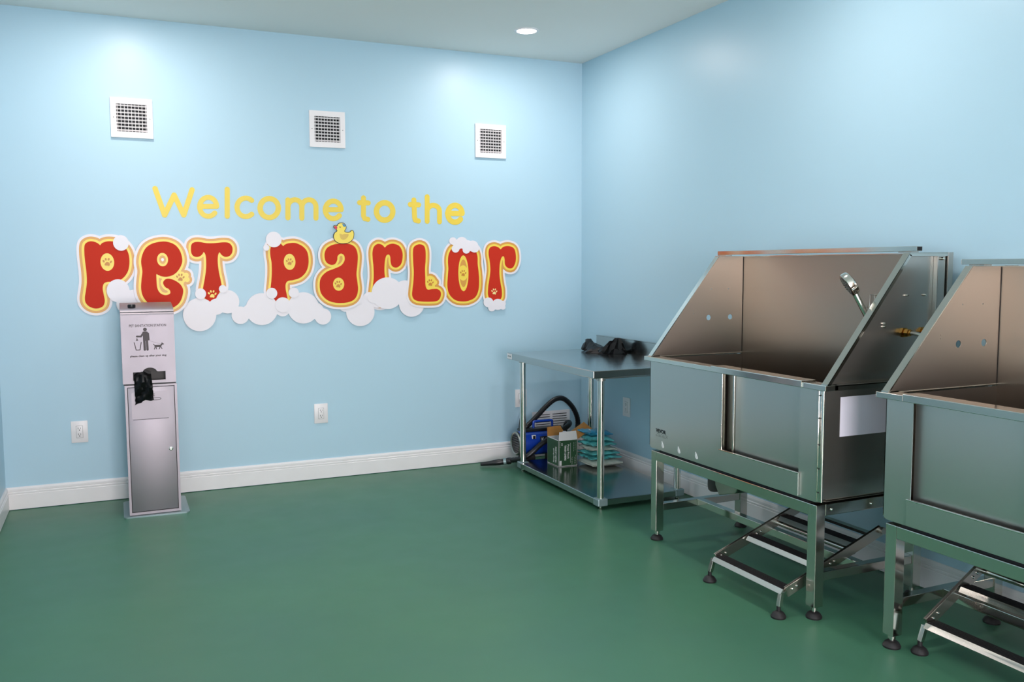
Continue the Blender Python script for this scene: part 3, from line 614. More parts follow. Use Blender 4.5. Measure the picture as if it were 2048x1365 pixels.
F = cap(F, (-.060, .966), (-.060, .963), .0016); F = np.minimum(F, np.maximum(np.abs(X+.060)-(.964-Z)*.6, np.abs(Z-.958)-.005))
bn = contours(F, xs, zs)
F = np.full(X.shape, 9.)
F = np.minimum(F, np.maximum(np.abs(X-.042)-.017, np.abs(Z-.920)-.0062))
F = cap(F, (.057, .924), (.064, .932), .0042); F = cap(F, (.063, .932), (.070, .930), .0026); F = cap(F, (.062, .936), (.063, .938), .0016)
F = cap(F, (.026, .924), (.020, .931), .0020)
for a, b in (((.028, .916), (.024, .904)), ((.032, .916), (.035, .904)), ((.053, .916), (.048, .904)), ((.056, .916), (.062, .905))): F = cap(F, a, b, .0022)
dg = contours(F, xs, zs)
sheet_mb(man+bn+dg, 'y', -.0066, -.0058).build('pictogram', 'print_ink', st, smooth=0)
MB().tube([(.002, -.0064, .951), (.028, -.0064, .940), (.056, -.0064, .932)], .0004, 6, 3).build('pictogram_lead', 'print_ink', st)

def wrinkled(W_, H_, nx, nz, f):
    t = bmesh.new(); V = {}
    for i in range(nx+1):
        for j in range(nz+1):
            V[i, j] = [t.verts.new(q) for q in f(i/nx, j/nz)]
    for k, fl in ((0, 0), (1, 1)):
        for i in range(nx):
            for j in range(nz):
                q = [V[i, j][k], V[i+1, j][k], V[i+1, j+1][k], V[i, j+1][k]]
                t.faces.new(q if fl else q[::-1])
    bd = [(i, 0) for i in range(nx)] + [(nx, j) for j in range(nz)] + [(i, nz) for i in range(nx, 0, -1)] + [(0, j) for j in range(nz, 0, -1)]
    for a, b in zip(bd, bd[1:]+bd[:1]): t.faces.new((V[a][0], V[b][0], V[b][1], V[a][1]))
    mb = MB(); mb.join(t); return mb
random.seed(4)
rn = [[random.uniform(-1, 1) for _ in range(40)] for _ in range(40)]
def hang(u, v):
    # u across, v down: hanging bag, leaves the slot and flares
    topx0, topx1 = -.082, .002; bx0, bx1 = -.080, -.004 + .016
    x = (topx0+(bx0-topx0)*v)*(1-u) + (topx1+(bx1-topx1)*v)*u
    zt = .784 + .020*math.sin(PI*min(1, u*1.2)) * (1-v); zb = .630 - .022*max(0, 1-2.2*u) + .003*math.sin(u*14)
    z = zt*(1-v)+zb*v
    i, j = int(u*9), int(v*13)
    y = -.012 - .012*math.sin(PI*min(1, v*1.3)) - .011*abs(rn[i][j]) - .006*math.sin(u*9+v*11)
    if v < .08: y = .0
    x += .003*rn[j][i]*v
    return (x, y, z), (x, y+.004, z)
o = wrinkled(1, 1, 9, 13, hang).build('waste_bag', 'black_bag', None, smooth=30)
o.location = st.location
tag(o, 'black plastic waste bag pulled out of the slot of the steel station', 'plastic bag')
o = MB().lathe([(.0, 0), (.019, 0), (.020, .003), (.020, .014), (.017, .017), (0, .017)], (0, 0, 0)).build('tape_roll_cap', 'black_plastic')
o.location = (-2.945, -.385, 1.1270)
tag(o, 'small round black cap lying on top of the steel station', 'cap')

# ================================================================ GROOMING TUBS
def tub(loc, s, ptop, first, label):
    """local frame: X = 0 at the front face, + towards the wall; V = + towards the viewer's right; s = -1 mirrors it"""
    t = thing('grooming_tub', label, 'dog grooming tub', loc, group='stainless steel dog grooming tubs')
    XM = Matrix(((1, 0, 0, 0), (0, -s, 0, 0), (0, 0, 1, 0), (0, 0, 0, 1)))
    def B(mb, name, m, par=t, smooth=35, label=None): return mb.build(name, m, par, XM, smooth, label)
    HB, D = .572, .545                       # half length of the body, depth to the back panel
    z0, z1 = .455, .880
    # front shell (opening for the sliding door), rounded lower corners
    r = .022
    fl = [(-HB, z1), (-HB, z0+r)] + [(-HB+r-r*math.cos(a), z0+r-r*math.sin(a)) for a in (PI/8, PI/4, 3*PI/8, PI/2)] + \
         [(HB-r+r*math.sin(a), z0+r-r*math.cos(a)) for a in (0, PI/8, PI/4, 3*PI/8)] + [(HB, z0+r), (HB, z1)] + \
         [(.458, z1), (.458, .548), (-.008, .548), (-.008, z1)]
    B(sheet_mb([fl], 'x', 0, .003), 'front_panel', 'steel_panel', smooth=0)
    B(MB().box(.0, D+.02, -HB, -HB+.003, z0+.012, z1), 'side_skirt', 'steel', smooth=0)
    B(MB().box(.0, D+.02, HB-.003, HB, z0+.012, z1), 'side_skirt', 'steel', smooth=0)
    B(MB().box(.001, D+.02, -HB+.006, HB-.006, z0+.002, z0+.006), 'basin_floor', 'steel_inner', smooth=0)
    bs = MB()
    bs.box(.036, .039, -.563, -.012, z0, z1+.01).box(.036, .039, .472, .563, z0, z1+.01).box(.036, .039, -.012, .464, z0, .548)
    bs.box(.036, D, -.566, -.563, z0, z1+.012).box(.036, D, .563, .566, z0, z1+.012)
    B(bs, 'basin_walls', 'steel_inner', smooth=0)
    # door, guide channels, apron and rims
    dr = B(MB().box(.026, .032, .046, .470, .540, z1, .001), 'sliding_door', 'steel_panel', smooth=0)
    g = MB()
    g.box(-.004, .012, -.016, -.008, .548, z1, .001)
    g.box(.010, .014, .044, .054, .548, z1, .001)
    B(g, 'guide_edges', 'steel_bright', smooth=0)
    B(MB().box(.028, .034, -.012, .050, .545, z1), 'guide_channel', 'steel_inner', smooth=0)
    for k in range(5): B(MB().lathe([(.003, 0), (.003, .0015), (0, .002)], (-.004, -.012, .60+k*.055), (-1, 0, 0), 10), 'rivet', 'chrome')
    ap = MB().box(-.009, -.001, -.020, .466, .460, .546, .0012)
    ap = B(ap, 'door_apron', 'steel_panel', smooth=0)
    B(MB().box(-.011, -.003, -.022, .468, .545, .5495, .001), 'apron_lip', 'chrome', ap, 0)
    rm = MB()
    rm.box(-.016, .046, -.605, .605, z1, z1+.021, .002)
    rm.box(.03, D, -.605, -.563, z1+.014, z1+.021, .002).box(.03, D, .563, .605, z1+.014, z1+.021, .002)
    rm.box(.03, D, -.605, -.601, z1, z1+.02).box(.03, D, .601, .605, z1, z1+.02)
    B(rm, 'rim', 'steel_bright', smooth=0)
    B(MB().box(-.022, .050, -.070, .486, z1+.001, z1+.027, .002), 'door_top_rim', 'steel_bright', smooth=0)
    # back panel and sloping side panels
    xt = .395
    zt = ptop
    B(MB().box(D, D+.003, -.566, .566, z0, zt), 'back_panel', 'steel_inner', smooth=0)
    B(MB().box(D-.001, D+.03, -.566, .566, zt-.002, zt+.001), 'back_panel_hem', 'steel_bright', smooth=0)
    zh = (zt+.90)/2-.062
    tri = [(.008, .900), (D+.004, .900), (D+.004, zt), (xt, zt)]
    def side(v, low):
        left = v*s < 0
        hs = [circle(.336, zh, .0135), circle(.468, zh, .0135)] if left else []
        hs += [circle(.350, zh+.142, .003, n=8), circle(.455, zh+.142, .003, n=8), circle(.245, zh+.035, .002, n=8), circle(.245, zh+.022, .002, n=8)] if left else []
        lo, hi = (v, v+.003) if not low else (v-.003, v)
        mb = sheet_mb([tri]+hs, 'y', lo, hi)
        # sheet_mb gives (a, axis, b): a = X, b = Z
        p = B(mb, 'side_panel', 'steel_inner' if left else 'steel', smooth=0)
        o = 1 if not low else -1
        a, b = (v, v+.030) if o > 0 else (v-.030, v)
        f = MB()
        f.beam((.004, (a+b)/2, .902), (xt, (a+b)/2, zt), .030, .003)
        f.box(xt-.002, D+.052, a, b, zt-.001, zt+.002)
        e = (b-.0015) if o > 0 else (a+.0015)
        f.beam((.008, e, .897), (xt+.003, e, zt-.006), .003, .013)
        f.box(xt, D+.052, e-.0015, e+.0015, zt-.012, zt)
        f.box(.0, .05, a, b, .9005, .9035)
        B(f, 'panel_flange', 'steel_bright', p, 0)
        return p
    pL = side(-.566, True); pR = side(.566, False)
    for v in (-.5645, .5645): B(MB().box(D-.0025, D-.0005, v-.0004, v+.0004, z0+.006, zt-.003), 'corner_seam', 'gap', smooth=0)
    # back uprights
    for v in (-.569, .565):
        u = MB().box(D+.005, D+.047, v-.016, v+.024, .445, zt-.004, .002)
        B(u, 'back_post', 'steel', smooth=0)
        B(MB().box(D+.053, D+.080, v-.024, v+.032, .445, zt+.003, .001), 'post_cover', 'steel', smooth=0)
    B(MB().lathe([(.006, 0), (.006, .010), (.003, .014), (0, .014)], (D+.026, .589, zt-.022), (0, 1, 0), 12), 'bolt', 'chrome')
    # hanging bar across the top
    bx = xt+.02
    hb = MB().box(bx-.014, bx+.014, -.588, .620, zt+.006, zt+.025, .001)
    hb = B(hb, 'hanging_bar', 'steel_bright', smooth=0)
    for v in (-.560, .560): B(MB().box(bx-.010, bx+.030, v-.030, v+.030, zt+.001, zt+.007), 'bar_bracket', 'steel', hb, 0)
    B(MB().box(bx-.012, bx+.012, .6195, .6215, zt+.008, zt+.023), 'end_cap', 'dark', hb, 0)
    # under-frame
    fz = .443
    for x in (.0225, .532):
        for v in (-.535, .535):
            lg = B(MB().box(x-.0225, x+.0225, v-.0225, v+.0225, .046, fz, .0025), 'leg', 'steel_bright', smooth=0)
            B(MB().lathe([(.0, .0), (.030, 0), (.031, .006), (.024, .018), (.015, .024), (.0, .024)], (x, v, 0)), 'rubber_foot', 'rubber', lg)
            B(MB().lathe([(.0, .022), (.009, .022), (.009, .030), (.014, .032), (.014, .046), (0, .046)], (x, v, 0), seg=12), 'foot_stud', 'chrome', lg)
    fm = MB()
    for x in (.0225, .532): fm.box(x-.0225, x+.0225, -.5125, .5125, fz-.045, fz, .0025)
    for v in (-.535, .535): fm.box(.045, .5095, v-.0225, v+.0225, fz-.045, fz, .0025)
    B(fm, 'top_frame', 'steel_bright', smooth=0)
    B(MB().box(.01, .54, -.50, .50, fz-.002, z0+.003), 'frame_shadow_slab', 'dark', smooth=0)  # dark slab painted in as the shadow gap between body and frame
    for v in (-.535, .535): B(MB().box(.045, .5095, v-.018, v+.018, .145, .180, .002), 'end_stretcher', 'steel_bright', smooth=0)
    B(MB().box(.247, .283, -.517, .517, .146, .181, .002), 'cross_stretcher', 'steel_bright', smooth=0)
    for x in (.075, .275): B(MB().lathe([(.0055, 0), (.0055, .003), (.003, .006), (0, .006)], (x, .5575, .420), (0, 1, 0), 12), 'bolt', 'chrome')
    # drain
    dn = MB().lathe([(0, .285), (.022, .285), (.030, .293), (.033, .310), (.033, .345), (.038, .347), (.038, .354), (.032, .356), (.032, .45), (0, .45)], (.265, -.405, -.040))
    B(dn, 'drain_trap', 'pvc_grey')
    sm = MB().prism([(-.34, .42), (-.33, .30), (-.30, .255), (-.18, .29), (-.12, .39), (-.12, .42)], 'x', .21, .33, .004)
    B(sm, 'drain_sump', 'steel', smooth=0)
    B(MB().tube([(.265, -.40, .37), (.265, -.35, .375), (.265, -.31, .36)], .02), 'drain_elbow', 'pvc_grey')
    if first:
        # polished corner post on the right of the front
        cp = MB()
        cp.box(-.003, .010, .5560, .5600, z0+.005, z1, .0008)
        cp.box(-.001, .006, .5600, .5700, z0+.005, z1)
        cp.lathe([(0, 0), (.0065, 0), (.0065, z1-z0-.006), (0, z1-z0-.006)], (.0045, .575, z0+.005), seg=18)
        B(cp, 'corner_edge', 'chrome')
        for z in (.495, .585, .675, .775, .860): B(MB().lathe([(.003, 0), (.003, .0015), (0, .0025)], (-.001, .565, z), (-1, 0, 0), 10), 'screw', 'gap')
        B(MB().box(.090, .47, .5722, .5732, .699, .849), 'notice_sheet', 'paper', smooth=0, label='blank white laminated sheet')
        # maker's marks
        def T(txt, size, v, z, bold, sx=1):
            return text_mb(txt, size, face_x(-.0004, -v, z), .0003, bold, sx)
        T('VEVOR', .024, -.517, .540, .0009, 1.08).build('maker_lettering', 'black_ink', t, smooth=0)
        ln = MB()
        for k, (zz, w_) in enumerate(((.534, .098), (.527, .098), (.5215, .098))):
            for q in range(14):
                if (q*7+k*3) % 5: ln.box(-.0007, .0001, -.517+q*.007, -.517+q*.007+.0055, zz-.0012, zz)
        B(ln, 'fine_print', 'black_ink', smooth=0)
        drp = []
        for v in (-.463, -.330, -.195):
            drp.append(smooth_loop([(v-.004, .502), (v+.004, .494), (v+.013, .480), (v+.012, .472), (v+.003, .471), (v-.006, .480), (v-.005, .490)], 3))
        B(sheet_mb(drp, 'x', -.0008, .0004), 'drop_stickers', 'plastic_white', smooth=0)
        # faucet and shower fittings on the right panel
        fx, fzz = .405, 1.080
        fc = MB().lathe([(0, 0), (.024, 0), (.024, .006), (.012, .010), (.012, .040), (.017, .042), (.017, .075), (0, .078)], (fx, .564, fzz), (0, -1, 0))
        fc.lathe([(0, 0), (.024, 0), (.024, .006), (.012, .010), (.012, .055), (0, .055)], (fx+.095, .564, fzz), (0, -1, 0))
        fc.tube([(fx-.02, .495, fzz), (fx+.11, .495, fzz)], .016, 16, 0)
        fc.tube([(fx-.02, .495, fzz), (fx-.05, .492, fzz+.01), (fx-.065, .488, fzz+.03)], .011, 12, 4)
        fc = B(fc, 'faucet', 'chrome')
        B(MB().lathe([(.020, 0), (.020, .006), (.013, .007), (.013, .012), (.016, .012), (.016, .026), (.011, .028), (.011, .036), (0, .036)], (fx, .5692, fzz), (0, 1, 0), 6), 'brass_inlet', 'brass', fc, 20)
        B(MB().lathe([(.020, 0), (.020, .006), (.013, .007), (.013, .018), (0, .018)], (fx+.095, .5692, fzz), (0, 1, 0), 6), 'brass_inlet', 'brass', fc, 20)
        B(MB().tube([(fx, .600, fzz), (fx, .625, fzz-.001), (fx+.015, .655, fzz-.012), (fx+.05, .69, fzz-.05), (fx+.10, .72, fzz-.14), (fx+.15, .745, fzz-.30), (fx+.16, .75, fzz-.5)], .0075, 12, 6), 'supply_hose', 'hose_braid', fc)
        for x, z in ((.345+.066, 1.223), (.445+.060, 1.223), (.299, 1.118), (.299, 1.106)):
            B(MB().lathe([(.005, 0), (.005, .003), (.003, .010), (0, .010)], (x, .5692, z), (0, 1, 0), 10), 'screw', 'chrome', pR)
        hd = MB().box(.285, .312, .515, .566, 1.095, 1.130, .003).lathe([(0, -.016), (.014, -.016), (.016, .016), (0, .016)], (.292, .505, 1.118), (-.45, -.1, .9))
        B(hd, 'shower_holder', 'chrome', pR)
        # small wire hook rack on the back panel
        v0 = .285
        rk = MB().tube([(D-.004, v0-.02, 1.215), (D-.004, v0+.075, 1.215)], .0017, 8, 0)
        for a in (v0-.018, v0+.008, v0+.034, v0+.060):
            rk.tube([(D-.004, a, 1.215), (D-.006, a, 1.165), (D-.018, a, 1.160), (D-.020, a, 1.172)], .0014, 8, 3)
        B(rk, 'wire_hook_rack', 'chrome')
    return t

tub((-.665, -2.484, 0), 1, 1.385, True, 'steel dog tub with a white sheet on its side and a hand shower inside')
tub((-.603, -3.868, 0), -1, 1.334, False, 'nearer stainless steel dog tub cut off by the right edge of the photo')

# hand shower resting in the holder of the first tub
hs = thing('hand_shower', 'round brushed chrome hand shower leaning in its holder inside the tub with the sheet', 'shower head', (-.362, -2.992, 1.105))
ax = Vector((-.075, .045, .165)).normalized()      # handle direction
tip = ax*.155
MB().tube([(0, 0, 0), tuple(ax*.03), tuple(ax*.12), tuple(tip)], .0115, 16, 3).build('handle', 'steel_bright', hs)
fd = Vector((-.74, .46, -.60)).normalized()       # the way the spray face looks
c0 = tip + ax*.030
MB().lathe([(0, -.018), (.026, -.018), (.045, -.011), (.048, -.004), (.048, .014), (.045, .016), (0, .016)], tuple(c0), tuple(fd), 32).build('shower_face_housing', 'steel_bright', hs)
nz = MB().lathe([(0, .0155), (.037, .0155), (.037, .0175), (0, .0175)], tuple(c0), tuple(fd), 32)
nz = nz.build('spray_plate', 'pvc_grey', hs)
q = Vector((0, 0, 1)).rotation_difference(fd)
nn = MB()
for rr_, n_ in ((.010, 6), (.020, 12), (.030, 18)):
    for k in range(n_):
        pp = c0 + q @ Vector((rr_*math.cos(2*PI*k/n_), rr_*math.sin(2*PI*k/n_), .017))
        nn.lathe([(.0017, 0), (.0012, .0018), (0, .0018)], tuple(pp), tuple(fd), 6)
nn.build('nozzles', 'chrome', nz)

# ================================================================ PULL-OUT STEPS
def steps(loc, treads, slope, x1, half, label, lip='lip_steel'):
    """local: X = 0 at the front lip, + under the tub; y along the tub"""
    t = thing('pull_out_steps', label, 'step ladder', loc, group='pull-out steps under the tubs')
    L = math.hypot(x1, x1*slope); zf = .100
    for sd in (-1, 1):
        y = sd*half
        r_ = MB().beam((.02, y, zf-.012+.02*slope), (x1, y, zf-.012+x1*slope), .012, .042, .001)
        r_ = r_.build('side_rail', 'steel', t, smooth=0)
        for xx in (.045, .068, .235, .255):
            MB().lathe([(.005, 0), (.005, .002), (.003, .005), (0, .005)], (xx, y-.006, zf-.012+xx*slope), (0, -1, 0), 10).build('bolt', 'chrome', r_)
        MB().lathe([(0, 0), (.014, 0), (.014, .016), (0, .016)], (x1-.004, y-.006*1, zf-.010+x1*slope), (0, -1, 0), 20).build('roller', 'hose_braid', r_)
        lg = MB().beam((.004, y*.97, zf-.002), (-.010, y*.99, .042), .018, .016, .001).build('leg', 'steel_bright', t, smooth=0)
        MB().lathe([(0, 0), (.028, 0), (.029, .006), (.022, .018), (.013, .025), (.008, .026), (.008, .044), (0, .044)], (-.012, y*.99, 0)).build('rubber_foot', 'rubber', lg)
    for tx_ in treads:
        z = zf + tx_*slope + .006
        tr = MB().box(tx_+.002, tx_+.062, -half+.007, half-.007, z-.014, z-.002, .001).build('tread', 'steel', t, smooth=0)
        MB().beam((tx_-.010, -.009, z-.014), (tx_+.002, -.009, z+.003), 2*half-.008, .003).build('tread_lip', lip, tr, smooth=0)
        rb = MB().box(tx_+.003, tx_+.060, -half+.010, half-.012, z-.002, z+.001)
        for k in range(7): rb.box(tx_+.006+k*.0078, tx_+.010+k*.0078, -half+.010, half-.012, z+.0008, z+.0025)
        rb.build('rubber_pad', 'rubber', tr, smooth=0)
    MB().tube([(x1*.72, -half, zf-.03+x1*.72*slope), (x1*.72, half, zf-.03+x1*.72*slope)], .011, 14, 0).build('cross_tube', 'steel_bright', t)
    MB().beam((x1-.04, -half, zf-.012+(x1-.04)*slope), (x1-.04, half, zf-.012+(x1-.04)*slope), .03, .012, side=(1, 0, 0)).build('rear_bar', 'steel_bright', t, smooth=0)
    return t
steps((-.752, -2.748, 0), (0, .178, .352), .375, .50, .216, 'three-tread pull-out steps under the tub with the white sheet')
steps((-.522, -3.625, 0), (0, .165, .29), .62, .40, .216, 'pull-out steps with dark pads under the nearer cropped tub', 'steel')

# ================================================================ WORKTABLE
wt = thing('worktable', 'stainless steel worktable with a backsplash and a low undershelf in the room corner', 'table', (-.378, -.869, 0))
def Wx(x): return x+.378
def Wy(y): return y+.869
x0, x1, y0, y1 = Wx(-.715), Wx(-.048), Wy(-1.440), Wy(-.305)
tp = MB().box(x0, x1, y0, y1, .738, .780, .004)
tp.build('tabletop', 'steel_table', wt, smooth=0)
MB().prism([(x1-.004, .776), (x1+.012, .776), (x1+.012, .872), (x1-.006, .872), (x1-.006, .868), (x1-.002, .866)], 'y', y0, y1).build('backsplash', 'steel_table', wt, smooth=0)
MB().box(x0+.06, x1-.02, y0+.08, y1-.08, .722, .738).build('top_stiffener', 'steel', wt, smooth=0)
lx, ly = (Wx(-.630), Wx(-.126)), (Wy(-1.374), Wy(-.364))
sx0, sx1, sy0, sy1 = lx[0]-.030, lx[1]+.030, ly[0]-.028, ly[1]+.028
MB().box(sx0, sx1, sy0, sy1, .028, .062, .003).build('undershelf', 'steel_table', wt, smooth=0)
for X_ in lx:
    for Y_ in ly:
        lg = MB().lathe([(0, .022), (.0195, .022), (.0195, .730), (0, .730)], (X_, Y_, 0), seg=32).build('leg', 'chrome', wt)
        MB().box(X_-.031, X_+.031, Y_-.030, Y_+.030, .024, .066, .006).build('shelf_clamp', 'plastic_white' if False else 'base_grey', lg, smooth=0)
        MB().lathe([(0, 0), (.011, 0), (.012, .006), (.008, .010), (.009, .024), (0, .024)], (X_, Y_, 0), seg=16).build('bullet_foot', 'chrome', lg)
        MB().lathe([(.0195, .715), (.025, .716), (.025, .738), (.0, .738), (0, .715)], (X_, Y_, 0), seg=24).build('leg_socket', 'steel', lg)
lb = MB().box(x0-.0006, x0+.0004, y1-.075, y1-.004, .742, .776).build('label_sticker', 'plastic_white', wt, smooth=0)
k_ = MB()
for q_ in range(6):
    if q_ != 3: k_.box(x0-.0010, x0-.0004, y1-.060+q_*.008, y1-.055+q_*.008, .755, .764)
k_.build('sticker_print', 'black_ink', lb, smooth=0)

# crumpled black bag on the table
random.seed(11)
sil = [(0, .010, .030), (.05, .010, .052), (.10, .006, .070), (.15, .0, .078), (.22, .0, .056), (.30, 0, .050), (.38, 0, .040), (.46, 0, .030), (.55, 0, .034), (.64, 0, .050), (.70, 0, .082), (.76, 0, .074), (.82, 0, .098), (.88, 0, .094), (.92, 0, .050), (.96, 0, .030), (1, 0, .006)]
def silh(u):
    for a, b in zip(sil, sil[1:]):
        if u <= b[0]: k = (u-a[0])/(b[0]-a[0]); return a[1]+(b[1]-a[1])*k, a[2]+(b[2]-a[2])*k
    return sil[-1][1:]
cl = [Vector((-.175, -.365, 0)), Vector((-.185, -.48, 0)), Vector((-.175, -.60, 0)), Vector((-.150, -.655, 0)), Vector((-.095, -.700, 0))]
clp = catmull3(cl, 8); t_ = bmesh.new(); rings = []
NU, NV = 32, 14
jit = [[random.uniform(-1, 1) for _ in range(NV)] for _ in range(NU+1)]
for i in range(NU+1):
    u = i/NU; lo, hi = silh(u)
    c_0 = clp[i]; wd = .016 + .070*math.sin(PI*min(1, u*1.05))**.8 * (1 - .5*abs(math.sin(u*9)))
    wd = max(wd, .012); ring = []
    for k in range(NV):
        a = 2*PI*k/NV; c_, s_ = math.cos(a), math.sin(a)
        zz = lo + .0006 if s_ <= .05 else lo + (hi-lo)*(s_**1.4)*(1 - .35*max(0, jit[i][k])*(s_ < .95))
        off_ = wd*c_*(1+.35*jit[i][k])
        ring.append(t_.verts.new((c_0.x + off_*.93, c_0.y - off_*.0 + .010*jit[i][(k*3) % NV], zz)))
    rings.append(ring)
for a, b in zip(rings, rings[1:]):
    for k in range(NV): t_.faces.new((a[k], a[(k+1) % NV], b[(k+1) % NV], b[k]))
t_.faces.new(rings[0]); t_.faces.new(rings[-1])
mb = MB(); mb.join(t_); o = mb.build('crumpled_bag', 'black_bag', None, Matrix.Scale(1.1, 4) @ Matrix.Translation((.16, .56, 0)), 18)
o.location = (-.155, -.580, .7802)
tag(o, 'crumpled black plastic bag lying on the steel worktable against the backsplash', 'plastic bag')

# ================================================================ UNDERSHELF THINGS
bx = thing('trash_liner_box', 'open green and white cardboard box of trash liners on the low shelf', 'cardboard box', (-.423, -.520, .0622))
w2, d2, hh = .067, .081, .172
MB().box(-w2, w2, -d2, -d2+.002, 0, hh).box(-w2, -w2+.002, -d2, d2, 0, hh).box(w2-.002, w2, -d2, d2, 0, hh).box(-w2, w2, d2-.002, d2, 0, hh).box(-w2, w2, -d2, d2, 0, .002).build('carton', 'box_white', bx, smooth=0)
MB().box(-w2+.004, w2-.004, -d2-.0006, -d2+.0002, .005, hh-.004).box(-w2-.0006, -w2+.0002, -d2+.005, d2-.004, .005, hh-.004).build('green_print', 'box_green', bx, smooth=0)
def flap(pts, m, name):
    t = bmesh.new(); A = [t.verts.new(p) for p in pts]; n = (Vector(pts[1])-Vector(pts[0])).cross(Vector(pts[2])-Vector(pts[0])).normalized()*.0015
    Bv = [t.verts.new(Vector(p)+n) for p in pts]; t.faces.new(A); t.faces.new(Bv[::-1])
    for i in range(4): t.faces.new((A[i], Bv[i], Bv[(i+1) % 4], A[(i+1) % 4]))
    mb = MB(); mb.join(t); return mb.build(name, m, bx, smooth=0)
flap([(-w2, -d2, hh), (w2, -d2, hh), (w2-.004, -d2+.012, hh+.052), (-w2+.009, -d2+.012, hh+.050)], 'box_white', 'front_flap')
flap([(-w2, d2, hh), (w2, d2, hh), (w2-.03, d2+.02, hh+.058), (-w2+.008, d2+.02, hh+.056)], 'kraft', 'back_flap')
flap([(w2, -d2, hh-.001), (w2, d2, hh-.001), (w2+.105, d2-.055, hh+.085), (w2+.115, -d2+.015, hh+.055)], 'kraft', 'right_flap')
RT = lambda x, z: face_y(x, -d2-.0008, z) @ Matrix.Rotation(-PI/2, 4, 'Z')
text_mb('TRASH LINERS', .0165, RT(-.026, .138), .0002, .0006, .93).build('front_lettering', 'box_white', bx, smooth=0)
text_mb('Poopy Pouch', .0165, RT(-.004, .142), .0002, .0004, 1.05).build('front_lettering', 'box_white', bx, smooth=0)
fpz = MB()
fpz.box(.016, .0175, -d2-.0011, -d2-.0006, .022, .150)
for xx, za, zb in ((.026, .010, .058), (.031, .012, .060), (.040, .090, .160), (.045, .014, .060), (.050, .100, .165), (.054, .014, .070), (-.058, .125, .165)):
    for q_ in range(int((zb-za)/.004)):
        if (q_*5+int(xx*1000)) % 4: fpz.box(xx, xx+.0012, -d2-.0011, -d2-.0006, za+q_*.004, za+q_*.004+.003)
fpz.box(-.060, -.047, -d2-.0011, -d2-.0006, .008, .040)
for k in range(2): fpz.lathe([(.0038, 0), (.0038, .0005)], (-.044, -d2-.0006, .140+k*.009), (0, -1, 0), 12)
fpz.build('small_print', 'box_white', bx, smooth=0)
RL = lambda y, z: Matrix(((0, 0, -1, -w2-.0008), (-1, 0, 0, y), (0, 1, 0, z), (0, 0, 0, 1))) @ Matrix.Rotation(PI/2, 4, 'Z')
text_mb('TRASH LINERS', .020, RL(-.050, .022), .0002, .0007, .80).build('side_lettering', 'box_white', bx, smooth=0)
text_mb('Poopy Pouch', .020, RL(-.018, .020), .0002, .0003, .85).build('side_lettering', 'box_white', bx, smooth=0)
# plastic bottle inside the box
bt = thing('small_bottle', 'small clear blue bottle sticking out of the trash liner box', 'bottle', (-.392, -.490, .066))
MB().lathe([(0, 0), (.020, 0), (.022, .006), (.022, .150), (.010, .175), (.010, .188), (0, .188)], (0, 0, 0)).build('bottle_body', 'duck_blue', bt)
MB().lathe([(0, .186), (.012, .186), (.012, .202), (0, .202)], (0, 0, 0)).build('cap', 'paper', bt)

# stack of pads
random.seed(5)
ptx = [('pad_clear', 'bottom-most, white'), ('pad_teal', 'second from the bottom'), ('pad_teal', 'third from the bottom'), ('pad_clear', 'clear-wrapped one in the middle'),
       ('pad_teal', 'fifth from the bottom'), ('pad_teal', 'second from the top'), ('pad_blue', 'bright blue one on top')]
z = .0622
for k, (m, lb) in enumerate(ptx):
    th = (.048, .024, .028, .026, .031, .031, .036)[k]
    hx, hy = .112-.004*k, .095-.004*k
    t = bmesh.new(); bmesh.ops.create_cube(t, size=1)
    bmesh.ops.subdivide_edges(t, edges=list(t.edges), cuts=7, use_grid_fill=True)
    ang = random.uniform(-.10, .10) + (.12 if k == 4 else 0)
    for v in t.verts:
        x, y, zz = v.co*2
        e = max(abs(x), abs(y))
        puff = (1-.75*e**5)
        nz_ = math.sin(x*7+k*2.1)*math.cos(y*6+k)*.16 + random.uniform(-.16, .16)
        X_ = x*hx*(1+.03*random.uniform(-1, 1)); Y_ = y*hy*(1+.03*random.uniform(-1, 1))
        Z_ = th/2 + zz*th/2*puff*(1-.12*abs(nz_)*3)
        sag = (.16 if k == 6 else .10)*max(0, -X_)*(k/6) - .25*max(0, X_-.05)*(k/6)
        v.co = (X_*math.cos(ang)-Y_*math.sin(ang), X_*math.sin(ang)+Y_*math.cos(ang), max(0.0004, Z_ + nz_*.02 + sag) if k else max(.0004, Z_))
    mb = MB(); mb.join(t); o = mb.build('wrapped_pad_pack', m, None, smooth=50)
    o.location = (-.215-.003*k, -.652+.006*k, z)
    tag(o, ('teal' if 'teal' in m else 'blue' if 'blue' in m else 'pale')+' plastic-wrapped pad pack in the shelf stack, '+lb, 'pad pack', 'plastic-wrapped pads stacked on the low shelf')
    z += th

